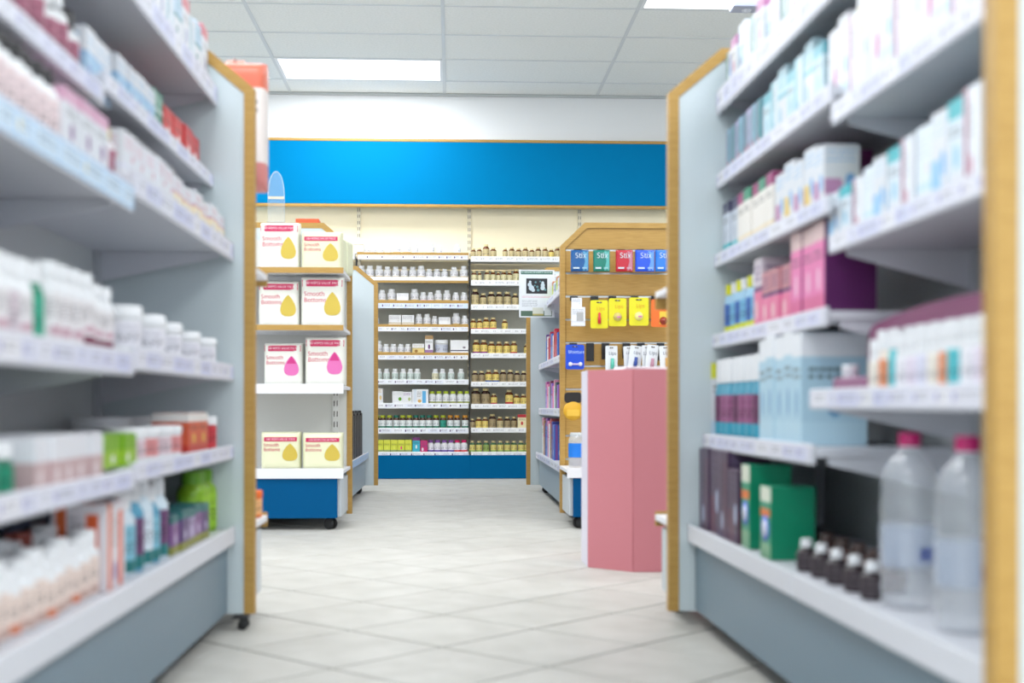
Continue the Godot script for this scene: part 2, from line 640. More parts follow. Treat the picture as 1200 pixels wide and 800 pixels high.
func lights() -> void:
	# ceiling panels, every second column and every third row
	for cx in [-3.05, -0.65, 1.75]:
		for k in 5:
			var d := ROW0 - 0.3 - 2.4 * k - (1.8 if cx > 1.0 else 0.0)
			var lt := thing("ceiling_light", "lit flat ceiling panel set flush between the white ceiling tiles", "ceiling light", Vector3(cx, CEIL, -d), 0.0, "ceiling light panels")
			if k == 0 and cx == -0.65:
				lt.set_meta("label", "glowing flat ceiling panel over the aisle, next to the back wall")
			part(lt, "frame", banding(PackedVector2Array([Vector2(-0.59, -0.29), Vector2(0.59, -0.29), Vector2(0.59, 0.29), Vector2(-0.59, 0.29), Vector2(-0.59, -0.29)]), PackedVector2Array([Vector2(-0.57, -0.27), Vector2(0.57, -0.27), Vector2(0.57, 0.27), Vector2(-0.57, 0.27), Vector2(-0.57, -0.27)]), 0.008), flat(c8(235, 238, 240), 0.4), Vector3.ZERO, Vector3(PI / 2, 0, 0))
			var gm := flat(c8(250, 252, 255), 0.5).duplicate()
			gm.emission_enabled = true
			gm.emission = Color(0.97, 0.985, 1.0)
			gm.emission_energy_multiplier = 1.3
			part(lt, "diffuser", cbox(Vector3(1.14, 0.006, 0.54), 0.001), gm)
			var al := AreaLight3D.new()
			al.name = "panel_light"
			al.area_size = Vector2(1.12, 0.52)
			al.light_color = Color(0.985, 0.995, 1.0)
			al.light_energy = 2.3
			al.area_range = 14.0
			al.area_attenuation = 2.0
			al.shadow_enabled = true
			lt.add_child(al)
			al.position = Vector3(0, -0.006, 0)
			al.rotation.x = -PI / 2
	# a warm tube hidden behind the blue fascia
	for k in 3:
		var tb := thing("fluorescent_tube", "warm fluorescent tube under the soffit behind the blue fascia", "tube light", Vector3(-1.7 + 1.45 * k, 2.42, -10.16), 0.0, "tubes behind the fascia")
		part(tb, "batten", cbox(Vector3(1.3, 0.05, 0.06), 0.004), flat(c8(240, 240, 236), 0.5), Vector3(0, 0.09, 0))
		var em := flat(c8(255, 250, 235), 0.5).duplicate()
		em.emission_enabled = true
		em.emission = Color(1.0, 0.95, 0.84)
		em.emission_energy_multiplier = 3.0
		part(tb, "tube", lathe([Vector2(0, -0.6), Vector2(0.013, -0.6), Vector2(0.013, 0.6), Vector2(0, 0.6)], 12), em, Vector3(0, 0.035, 0), Vector3(0, 0, PI / 2))
		var al := AreaLight3D.new()
		al.name = "tube_light"
		al.area_size = Vector2(1.2, 0.03)
		al.light_color = Color(1.0, 0.94, 0.8)
		al.light_energy = 1.1
		al.area_range = 6.0
		al.area_attenuation = 2.0
		al.shadow_enabled = true
		tb.add_child(al)
		al.position = Vector3(0, 0.015, 0)
		al.rotation.x = -PI / 2

# ------------------------------------------------------------------ shell
func shell() -> void:
	var fl := structure("floor")
	part(fl, "grout_bed", cbox(Vector3(9.4, 0.1, 14.0), 0.001), flat(c8(122, 120, 114), 0.8), Vector3(-0.3, -0.0525, -3.7))
	var tm := StandardMaterial3D.new()
	tm.albedo_texture = noise_img(192, 192, 1.4, 1.4, 9, c8(186, 184, 178), c8(203, 201, 196), 0.9)
	tm.uv1_triplanar = true
	tm.uv1_world_triplanar = true
	tm.uv1_scale = Vector3(1.1, 1.1, 1.1)
	tm.roughness = 0.45
	tm.metallic_specular = 0.2
	var side := TILE_D / sqrt(2.0)
	var tile := cbox(Vector3(side - 0.008, 0.01, side - 0.008), 0.0016)
	var rest := SurfaceTool.new()
	rest.begin(Mesh.PRIMITIVE_TRIANGLES)
	var left_over := 0
	for i in range(-20, 36):
		for j in range(-20, 36):
			var u := (i + 0.44 + 0.5) * TILE_D      # d - x
			var v := (j + 0.345 + 0.5) * TILE_D     # d + x
			var d := (u + v) / 2
			var x := (v - u) / 2
			if x < -4.6 or x > 4.0 or d < -2.6 or d > 10.2:
				continue
			if x > -1.35 and x < 1.75 and d > 2.3 and d < 9.9:
				part(fl, "floor_tile", tile, tm, Vector3(x, -0.005, -d), Vector3(0, PI / 4, 0))
			else:
				rest.append_from(tile, 0, Transform3D(Basis(Vector3.UP, PI / 4), Vector3(x, -0.005, -d)))
				left_over += 1
	var ro := part(fl, "further_floor_tiles", rest.commit(), tm)
	ro.set_meta("kind", "stuff")
	# walls with thickness
	var wm := flat(c8(236, 238, 240), 0.6)
	for w in [["wall_left", Vector3(0.1, 3.2, 13.6), Vector3(-4.95, 1.6, -3.7)], ["wall_right", Vector3(0.1, 3.2, 13.6), Vector3(4.3, 1.6, -3.7)], ["wall_back", Vector3(9.4, 3.2, 0.1), Vector3(-0.3, 1.6, -10.45)]]:
		var o := part(self, w[0], cbox(w[1], 0.002), wm, w[2])
		o.set_meta("kind", "structure")
	# shop front behind the camera: sill, header, posts and glass
	var wf := structure("wall_front")
	part(wf, "sill", cbox(Vector3(9.4, 0.3, 0.1), 0.002), wm, Vector3(-0.3, 0.15, 3.05))
	part(wf, "header", cbox(Vector3(9.4, 0.6, 0.1), 0.002), wm, Vector3(-0.3, 2.9, 3.05))
	var wn := structure("window_1")
	for k in 6:
		part(wn, "post", cbox(Vector3(0.08, 2.3, 0.1), 0.003), flat(c8(220, 224, 226), 0.4), Vector3(-4.9 + 1.84 * k, 1.45, 3.05))
		if k < 5:
			part(wn, "pane", cbox(Vector3(1.76, 2.3, 0.008), 0.001), clear(c8(236, 244, 248), 0.08), Vector3(-3.98 + 1.84 * k, 1.45, 3.05))
	var sof := part(self, "wall_soffit", cbox(Vector3(9.2, 0.42, 0.42), 0.003), wm, Vector3(-0.3, 2.79, -10.19))
	sof.set_meta("kind", "structure")
	# ceiling: slab, tiles, grid
	var ce := structure("ceiling")
	part(ce, "slab", cbox(Vector3(9.4, 0.1, 14.0), 0.002), flat(c8(200, 200, 200), 0.8), Vector3(-0.3, 3.2, -3.7))
	var cm := StandardMaterial3D.new()
	cm.albedo_texture = noise_img(128, 128, 6.0, 6.0, 14, c8(236, 240, 238), c8(246, 249, 248), 1.2)
	cm.uv1_triplanar = true
	cm.uv1_world_triplanar = true
	cm.uv1_scale = Vector3(3, 3, 3)
	cm.roughness = 0.8
	var pan := cbox(Vector3(1.19, 0.015, 0.59), 0.004)
	var gm := flat(c8(216, 221, 223), 0.4)
	for c in GX.size():
		var x0: float = GX[c]
		part(ce, "grid_runner", cbox(Vector3(0.024, 0.03, 13.0), 0.001), gm, Vector3(x0, CEIL + 0.012, -3.5))
		for k in 22:
			var d := ROW0 - 0.3 - 0.6 * k + 0.6
			if c == 0:
				part(ce, "cross_tee", cbox(Vector3(8.6, 0.03, 0.02), 0.001), gm, Vector3(-0.55, CEIL + 0.0125, -(d + 0.3)))
			var is_light: bool = (k >= 1 and k < 18 and (k - 1) % 4 == 0 and c in [1, 3]) or (k >= 4 and k < 21 and (k - 4) % 4 == 0 and c == 5)
			if is_light:
				continue
			part(ce, "ceiling_tile", pan, cm, Vector3(x0 + 0.6, CEIL + 0.0085, -d))
	# shadow-gap bead where the ceiling meets the soffit
	var tr := part(self, "trim_1", cbox(Vector3(9.2, 0.02, 0.02), 0.002), flat(c8(190, 195, 196), 0.5), Vector3(-0.3, CEIL - 0.01, -9.968))
	tr.set_meta("kind", "structure")
	# blue fascia with its wooden beads
	var fa := thing("blue_fascia", "long plain bright blue fascia board with wooden beads above the back shelves", "fascia", Vector3(-0.75, 2.13, -9.96))
	part(fa, "board", cbox(Vector3(4.96, 0.487, 0.03), 0.002), flat(c8(0, 124, 180), 0.5, 0.12), Vector3(0, 0.2435, 0))
	part(fa, "wooden_bead", cbox(Vector3(4.96, 0.022, 0.036), 0.003), wood(true), Vector3(0, 0.498, 0))
	part(fa, "wooden_bead", cbox(Vector3(4.96, 0.022, 0.036), 0.003), wood(true), Vector3(0, -0.011, 0))
	part(fa, "end_cap", cbox(Vector3(0.03, 0.53, 0.06), 0.003), flat(c8(225, 230, 234), 0.4), Vector3(2.495, 0.244, 0))
	# small grey box on the ceiling
	var sb := thing("ceiling_sensor", "small grey box fixed under the ceiling tiles", "sensor", Vector3(wx(875, 7.35), CEIL - 0.002, -7.35))
	part(sb, "housing", cbox(Vector3(0.18, 0.13, 0.12), 0.006), flat(c8(176, 182, 204), 0.4), Vector3(0, -0.065, 0))
	part(sb, "lens", lathe([Vector2(0.03, 0), Vector2(0.024, -0.012), Vector2(0, -0.016)], 16), flat(c8(210, 214, 224), 0.3), Vector3(0, -0.13, 0))

# ------------------------------------------------------------------ the shelves on the back wall
const BD := 9.75
# lips of each shelf: top and bottom line, per bay
const LIP_L := [[296, 304.5], [324.5, 331.5], [352, 361.5], [380, 388.5], [413, 421.5], [444.5, 450.5], [472, 478.5], [501, 508], [529, 535]]
const LIP_R := [[300, 306.5], [328, 334.5], [356.5, 363], [385, 391], [413.5, 419.5], [447, 453], [473, 479], [501, 507], [529, 535]]

func bay(x0: float, x1: float, lips: Array, label: String, wooden: bool) -> void:
	var o := thing("wall_shelving", label, "shelving", Vector3((x0 + x1) / 2, 0, -10.0))
	var w := x1 - x0
	var h := w / 2
	part(o, "upper_back_panel", cbox(Vector3(w - 0.002, 0.95, 0.02), 0.001), flat(c8(246, 234, 202), 0.5), Vector3(0, 1.635 + 0.475, -0.09))  # warm light of the hidden tubes is put into this cream colour
	part(o, "back_panel", cbox(Vector3(w - 0.002, 1.5, 0.02), 0.001), flat(c8(226, 224, 210), 0.6), Vector3(0, 0.88, -0.09))
	slotted_upright(o, -h, 0.26, 2.3, -0.072, c8(232, 222, 196))
	part(o, "bay_gap_strip", cbox(Vector3(0.012, 1.46, 0.02), 0.001), flat(c8(60, 60, 60), 0.6), Vector3(-h, 0.96, 0.18))  # dark strip painted in for the dark gap between bays
	part(o, "kick_panel", cbox(Vector3(w, 0.178, 0.02), 0.001), flat(c8(0, 98, 150), 0.5, 0.15), Vector3(0, 0.092, 0.27))
	for k in lips.size():
		var yt := wy(lips[k][0], 0.0, BD)
		var yb := wy(lips[k][1], 0.0, BD)
		var strip: Material = ticket_strip(c8(236, 238, 244) if k != 2 or not wooden else c8(206, 222, 246), c8(70, 40, 90), 30 + k + (20 if wooden else 0), 0.4) if wooden else ticket_strip(c8(242, 242, 243), c8(190, 186, 190), 50 + k, 0.1)
		if wooden and k == 1:
			strip = flat(c8(238, 236, 230), 0.5)
		shelf(o, -h + 0.007, h - 0.007, 0.25 + (0.02 if k == 8 else 0.0), 0.315, yb, yt, strip, Color(0.93, 0.93, 0.93), false, wood(true) if wooden and k < 5 else null)

func back_wall() -> void:
	var xs := [wx(284, BD), wx(417, BD), wx(550.5, BD), wx(684, BD), wx(817, BD)]
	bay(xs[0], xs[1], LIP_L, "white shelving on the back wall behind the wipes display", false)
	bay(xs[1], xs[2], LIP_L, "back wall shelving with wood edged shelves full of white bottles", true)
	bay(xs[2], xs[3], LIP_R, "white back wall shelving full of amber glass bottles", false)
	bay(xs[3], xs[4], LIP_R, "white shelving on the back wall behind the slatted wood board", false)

# ------------------------------------------------------------------ gondolas
var GL: Transform3D            # near left: local x runs away from the camera
var GR: Transform3D            # near right: local x runs towards the camera
var GL2: Transform3D
var GR2: Transform3D

func near_gondolas() -> void:
	# left: front plane x = -0.545, from d = 1.2 to d = 3.22
	GL = Transform3D(Basis(Vector3.UP, PI / 2), Vector3(-0.545, 0, -1.2))
	var o := thing("gondola", "grey shelf gondola of white shelves with light-blue promotion strip and round-chamfered end panel", "gondola")
	o.set_meta("label", "grey shelf gondola stocked with maroon-printed bottles and white tubs, a light-blue strip on one shelf")
	o.transform = GL
	var ys := [[1.303, 1.355, -0.04], [1.10, 1.135, -0.05], [0.918, 0.965, 0.0], [0.62, 0.662, 0.0], [0.427, 0.462, 0.0]]
	gondola_body(o, 2.0, [0.0, 1.0], ys, [[0, 0.0], [0, -0.03], [0, -0.03], [0, -0.01], [0, -0.01]], true)
	# right: rotated a little, far end at d = 3.2
	GR = Transform3D(Basis(Vector3.UP, -PI / 2 + 0.0147), Vector3(0.605, 0, -3.19))
	o = thing("gondola", "grey shelf gondola stocked with pale blue cartons, purple display and two water bottles", "gondola")
	o.transform = GR
	ys = [[1.293, 1.354, -0.07], [1.106, 1.145, -0.07], [0.907, 0.942, -0.065], [0.703, 0.739, -0.06], [0.4525, 0.49, -0.035]]
	gondola_body(o, 1.835, [0.0, 0.93], ys, [[1, 0.0], [1, -0.043], [1, -0.075], [1, -0.15], [-1, 0.0]], false)

# bays start at `starts`; ys are the far bay's lips; near holds what differs in the bay next to the camera
func gondola_body(o: Node3D, length: float, starts: Array, ys: Array, near: Array, left: bool) -> void:
	var deep := 0.33
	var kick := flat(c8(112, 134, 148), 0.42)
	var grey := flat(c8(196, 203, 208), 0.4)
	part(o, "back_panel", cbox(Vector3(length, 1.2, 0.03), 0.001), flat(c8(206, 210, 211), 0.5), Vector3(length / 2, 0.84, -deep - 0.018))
	part(o, "base_plinth", cbox(Vector3(length - 0.002, 0.17, 0.62), 0.002), kick, Vector3(length / 2, 0.139, -0.34))
	part(o, "kick_panel", cbox(Vector3(length - 0.002, 0.178, 0.012), 0.001), kick, Vector3(length / 2, 0.133, -0.018))
	for b in 2:
		var x0: float = starts[b]
		var x1: float = starts[1] if b == 0 else length
		var is_near := (b == 0) == left
		var tone := c8(216, 218, 226)
		var strip := ticket_strip(c8(216, 217, 230), c8(150, 150, 200), 70 + b + (2 if left else 0), 0.8)
		shelf(o, x0, x1, 0.004, deep, 0.217, 0.26, null, tone, false)
		slotted_upright(o, x0 + 0.012 if b == 1 else x0 + 0.02, 0.26, 1.44, -deep + 0.004, c8(196, 200, 206), false)
		for k in ys.size():
			var dy := 0.0
			var z: float = ys[k][2]
			if is_near:
				if near[k][0] == -1:
					continue
				dy = near[k][1]
				if not left and k == 3:
					z = -0.03
			var st: Material = strip
			if left and is_near and k == 2:
				st = ticket_strip(c8(170, 205, 240), c8(240, 226, 190), 77, 0.0)
			shelf(o, x0, x1, z, deep + z, ys[k][0] + dy, ys[k][1] + dy, st, tone)
	slotted_upright(o, length - 0.02, 0.26, 1.44, -deep + 0.004, c8(196, 200, 206), false)
	for e in [-0.016, length + 0.016]:
		end_panel(o, e, 0.055, -0.76)
	for x in [0.12, length - 0.12]:
		for z in [-0.08, -0.58]:
			castor(o, Vector3(x, 0, z), 0.024)
	if left:
		for x in [-0.016, length + 0.016]:
			castor(o, Vector3(x, 0, 0.02), 0.013)

func end_cap(called_label: String, at: Vector3, turn: float, w: float, dep: float, shelves: Array, kick_c: Color, wooden_shelves: Array) -> Node3D:
	# a shelf unit against the end of a gondola: local +z points away from the gondola, base at the back edge
	var o := thing("end_display", called_label, "display unit", at, turn)
	var tone := c8(236, 237, 242)
	part(o, "base_plinth", cbox(Vector3(w - 0.03, 0.17, dep - 0.03), 0.002), flat(c8(196, 204, 210), 0.4), Vector3(0, 0.142, dep / 2 - 0.015))
	part(o, "kick_panel", cbox(Vector3(w - 0.06, 0.178, 0.012), 0.001), flat(kick_c, 0.5, 0.2), Vector3(0, 0.143, dep - 0.012))
	for k in shelves.size():
		var is_wood: bool = wooden_shelves[k]
		shelf(o, -w / 2, w / 2, dep, dep - 0.006, shelves[k][0], shelves[k][1], null, tone, false, wood(true) if is_wood else null)
	for s in [-1.0, 1.0]:
		castor(o, Vector3(s * (w / 2 - 0.07), 0, dep - 0.06), 0.026, 1.05 * s)
	return o

func far_gondolas() -> void:
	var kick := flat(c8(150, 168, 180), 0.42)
	# ---- left, d = 6.17 to 8.33
	GL2 = Transform3D(Basis(Vector3.UP, PI / 2), Vector3(-0.545, 0, -6.17))
	var g := thing("gondola", "pale grey gondola with black cartons on its base, between wipes display and back wall", "gondola")
	g.transform = GL2
	GR2 = Transform3D(Basis(Vector3.UP, -PI / 2), Vector3(0.565, 0, -8.33))
	var h := thing("gondola", "pale grey gondola with colourful slim cartons behind the slatted wood board", "gondola")
	h.transform = GR2
	for o in [g, h]:
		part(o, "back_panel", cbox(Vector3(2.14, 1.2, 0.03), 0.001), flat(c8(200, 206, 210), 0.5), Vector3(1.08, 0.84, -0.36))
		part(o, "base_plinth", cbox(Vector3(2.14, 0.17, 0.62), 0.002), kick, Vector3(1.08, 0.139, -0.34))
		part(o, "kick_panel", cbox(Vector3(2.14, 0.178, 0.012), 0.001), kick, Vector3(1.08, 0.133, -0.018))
		for y in [[0.215, 0.258], [0.50, 0.545], [0.79, 0.83], [1.15, 1.19]]:
			if o == g and y[0] > 0.3:
				y = [y[0] + 0.06, y[1] + 0.06]
			shelf(o, 0.004, 2.14, 0.004 if y[0] < 0.3 else (-0.12 if o == g else -0.015), (0.22 if o == g else 0.33) if y[0] > 0.3 else 0.34, y[0], y[1], ticket_strip(c8(226, 227, 240), c8(150, 150, 200), 70, 0.8) if o == h or y[0] > 0.3 else ticket_strip(c8(120, 170, 222), c8(240, 244, 250), 91, 0.2), c8(228, 230, 238))
		for x in [0.2, 1.95]:
			for z in [-0.05, -0.58]:
				castor(o, Vector3(x, 0, z), 0.024)
		for x in [-0.014, 2.158]:
			if o == h and x > 1.0:
				continue
			end_panel(o, x, 0.07, -0.82, 1.437 if o == g and x < 1.0 else 1.468)
	# ---- wipes display at the end of the left one
	var wd := end_cap("white and wood end display stacked with packs of baby wipes, blue kick panel", Vector3(-0.92, 0, -6.14), 0.0, 0.88, 0.40, [[0.232, 0.278], [0.613, 0.657], [0.897, 0.922], [1.154, 1.18]], c8(0, 84, 136), [false, false, true, true])
	part(wd, "back_panel", cbox(Vector3(0.84, 1.1, 0.012), 0.001), flat(c8(214, 214, 210), 0.5), Vector3(0, 0.8, 0.008))
	for s in [-1.0, 1.0]:
		slotted_upright(wd, s * 0.37, 0.28, 1.2, 0.02, c8(214, 214, 212))
	# ---- slatted wood board at the end of the right one
	slat_board()
	# ---- end displays of the two near gondolas, seen from behind
	var ll := end_cap("narrow white end display behind the gondola of maroon-printed bottles", Vector3(-0.92, 0, -3.25), PI, 0.84, 0.26, [[0.228, 0.268], [0.885, 0.925]], c8(112, 134, 148), [true, true])
	var rr := end_cap("narrow white end display behind the gondola with the water bottles", Vector3(0.985, 0, -3.235), PI + 0.0147, 0.84, 0.26, [[0.228, 0.268], [0.825, 0.88]], c8(112, 134, 148), [true, true])
	for o in [ll, rr]:
		part(o, "back_panel", cbox(Vector3(0.8, 1.1, 0.012), 0.001), flat(c8(206, 212, 216), 0.5), Vector3(0, 0.82, 0.008))
	# poster
	var ps := thing("poster", "white printed poster with a dark photograph, held over the aisle shelf edge", "poster", Vector3((wx(608, 7.6) + wx(650, 7.6)) / 2, wy(344, 0.5, 7.6), -7.6), 0.03)
	var im := Image.create(168, 232, false, Image.FORMAT_RGB8)
	im.fill(c8(228, 234, 240))
	im.fill_rect(Rect2i(8, 6, 152, 16), c8(70, 110, 100))
	lines_of_print(im, Rect2i(12, 10, 144, 8), c8(200, 220, 212), 8, 4)
	im.fill_rect(Rect2i(34, 42, 100, 74), c8(22, 26, 36))
	for b in [[52, 58, 6], [50, 72, 10], [58, 88, 13], [66, 98, 9], [112, 62, 7], [112, 74, 10], [112, 88, 11]]:
		disc(im, b[0], b[1], b[2], c8(196, 212, 224))
	for b in [[78, 60, 5], [86, 82, 6], [90, 98, 7], [124, 96, 5], [74, 76, 4], [100, 56, 4]]:
		disc(im, b[0], b[1], b[2], c8(92, 140, 150))
	lines_of_print(im, Rect2i(14, 128, 140, 10), c8(222, 150, 176), 5, 6)
	lines_of_print(im, Rect2i(14, 148, 74, 34), c8(166, 172, 182), 7, 7)
	im.fill_rect(Rect2i(8, 200, 148, 26), c8(84, 112, 94))
	im.fill_rect(Rect2i(64, 184, 52, 38), c8(214, 218, 206))
	im.fill_rect(Rect2i(64, 214, 52, 8), c8(190, 180, 110))
	im.fill_rect(Rect2i(120, 170, 34, 52), c8(214, 222, 222))
	disc(im, 146, 160, 9, c8(224, 170, 190))
	part(ps, "sheet", cbox(Vector3(0.212, 0.285, 0.002), 0.0004), textured("poster", im, 0.3))
	part(ps, "backing_clip", cbox(Vector3(0.09, 0.02, 0.012), 0.002), clear(c8(230, 236, 240), 0.3), Vector3(0.1, 0.11, -0.008))

func slat_board() -> void:
	var d := 6.16
	var x0 := wx(656, d)
	var o := thing("slatwall_board", "honey wood slatted display board with chamfered top and metal grooves, hung with packs", "display board", Vector3(x0, 0, -d))
	var W := 0.9
	var tall := 1.447
	var cz := 0.12
	var outer := PackedVector2Array([Vector2(0, 0.04), Vector2(0, tall - 0.115), Vector2(cz, tall), Vector2(W - cz, tall), Vector2(W, tall - 0.115), Vector2(W, 0.04)])
	var inner := PackedVector2Array([Vector2(0.026, 0.04), Vector2(0.026, tall - 0.125), Vector2(cz + 0.011, tall - 0.026), Vector2(W - cz - 0.011, tall - 0.026), Vector2(W - 0.026, tall - 0.125), Vector2(W - 0.026, 0.04)])
	part(o, "wooden_frame", banding(outer, inner, 0.036), wood(false))
	part(o, "core_board", prism(inner, 0.008), flat(c8(150, 108, 56), 0.6), Vector3(0, 0, -0.012))
	# planks between the grooves: groove lines every 0.1125 m down from 1.31
	var tops := [tall - 0.027]
	var bottoms := []
	var y := wy(293, x0, d)
	while y > 0.3:
		bottoms.append(y + 0.005)
		tops.append(y - 0.005)
		y -= 0.1127
	bottoms.append(0.26)
	for k in tops.size():
		var hi: float = tops[k]
		var lo: float = bottoms[k]
		if k == 0:
			var pl := PackedVector2Array([Vector2(0.027, lo), Vector2(0.027, tall - 0.126), Vector2(cz + 0.011, hi), Vector2(W - cz - 0.011, hi), Vector2(W - 0.027, tall - 0.126), Vector2(W - 0.027, lo)])
			part(o, "plank", prism(pl, 0.016), wood(true), Vector3(0, 0, 0.002))
		else:
			part(o, "plank", cbox(Vector3(W - 0.054, hi - lo, 0.016), 0.0012), wood(true), Vector3(W / 2, (hi + lo) / 2, 0.002))
		if k < tops.size() - 1:
			part(o, "groove_channel", cbox(Vector3(W - 0.056, 0.0094, 0.006), 0.0008), metal(c8(200, 204, 206), 0.35), Vector3(W / 2, lo - 0.005, -0.001))
	# foot of the display: a low plinth with a white shelf
	end_cap("low white shelf with dark blue kick panel under the slatted wood board", Vector3(x0 + 0.425, 0, -d + 0.022), 0.0, 0.86, 0.40, [[0.232, 0.278]], c8(0, 78, 130), [false])

func pink_column() -> void:
	# eight-sided floor display
	var s := 0.195
	var r := s / (2.0 * sin(PI / 8))
	var p0 := Vector2(wx(689, 4.39), 4.39)
	# corners from the first one: down the left, front and right faces
	var dirs := []
	var p := p0
	var ang := -0.785
	var ring := PackedVector2Array()
	for k in 8:
		ring.append(p)
		p += Vector2(cos(ang), sin(ang)) * s
		ang += PI / 4
	var c := Vector2.ZERO
	for q in ring:
		c += q / 8.0
	var o := thing("floor_display", "pink eight sided cardboard floor display with a pale printed side", "floor display", Vector3(c.x, 0, -c.y))
	var top := 0.682
	var poly := PackedVector2Array()
	for q in ring:
		poly.append(Vector2(q.x - c.x, q.y - c.y))
	var inner := PackedVector2Array()
	for q in poly:
		inner.append(q * 0.975)
	part(o, "cardboard_core", prism(inner, top - 0.02), flat(c8(196, 110, 126), 0.7), Vector3(0, (top - 0.02) / 2 + 0.002, 0), Vector3(-PI / 2, 0, 0))
	for k in 8:
		var a := poly[k]
		var b := poly[(k + 1) % 8]
		var m := (a + b) / 2
		var e := (b - a).normalized()
		var turn := atan2(m.x, -m.y)
		var is_pale := k == 7
		var f := part(o, "side_panel", cbox(Vector3(s - 0.001, top, 0.005), 0.0008), flat(c8(204, 126, 136), 0.55) if not is_pale else flat(c8(222, 218, 232), 0.5), Vector3(m.x, top / 2, -m.y), Vector3(0, turn, 0))
		if is_pale:
			f.rotation.y = turn
	part(o, "top_tray", prism(inner, 0.012), flat(c8(238, 214, 222), 0.5), Vector3(0, top - 0.008, 0), Vector3(-PI / 2, 0, 0))
	var lf := thing("leaflet_pile", "pile of white leaflets lying on the pink floor display", "leaflets", Vector3(c.x - 0.04, top - 0.001, -c.y + 0.08), 0.1)
	for k in 3:
		part(lf, "leaflet", cbox(Vector3(0.19, 0.004, 0.13), 0.0005), flat(c8(240, 232, 236), 0.4), Vector3(0.004 * k, 0.002 + 0.0042 * k, 0.003 * k), Vector3(0, 0.06 * k, 0))

# ------------------------------------------------------------------ goods on the back wall
const SHELF_WORD := ["top", "second", "third", "fourth", "fifth", "sixth", "seventh", "eighth", "lowest"]

func back_bottle(px: float, wpx: float, hpx: float, lip: Array, k: int, bay_word: String, look: String, mat: Array, foot: Material = null, cap_wide := 0.72, cap_share := 0.22, called := "supplement_bottle") -> void:
	var d := BD + 0.05 + wpx * 0.0033
	var x := wx(px, d)
	var y := wy(lip[k][0], 0.0, BD) - 0.0075
	var s := d / FPX
	var size := "tall " if hpx > 13.4 else ("small " if hpx < 11.6 else "")
	var o := thing(called, "%s%s, on the %s shelf of the %s" % [size, look, SHELF_WORD[k], bay_word], "bottle", Vector3(x, y, -d), rng.randf_range(-0.15, 0.15), "bottles on the back wall")
	bottle(o, wpx * s, hpx * s + 0.006, mat[0], mat[1], mat[2], foot, cap_share, cap_wide)

func back_carton(x0: float, x1: float, hpx: float, lip: Array, k: int, label: String, pr: Material, lift := 0.0, dep := 0.06) -> void:
	var d := BD + 0.03 + dep / 2
	var s := d / FPX
	var o := thing("supplement_carton", label, "carton", Vector3(wx((x0 + x1) / 2, d), wy(lip[k][0], 0.0, BD) - 0.0075 + lift, -d), rng.randf_range(-0.03, 0.03))
	carton(o, (x1 - x0) * s * 0.985, hpx * s + (0.006 if lift == 0.0 else 0.0), dep, pr)

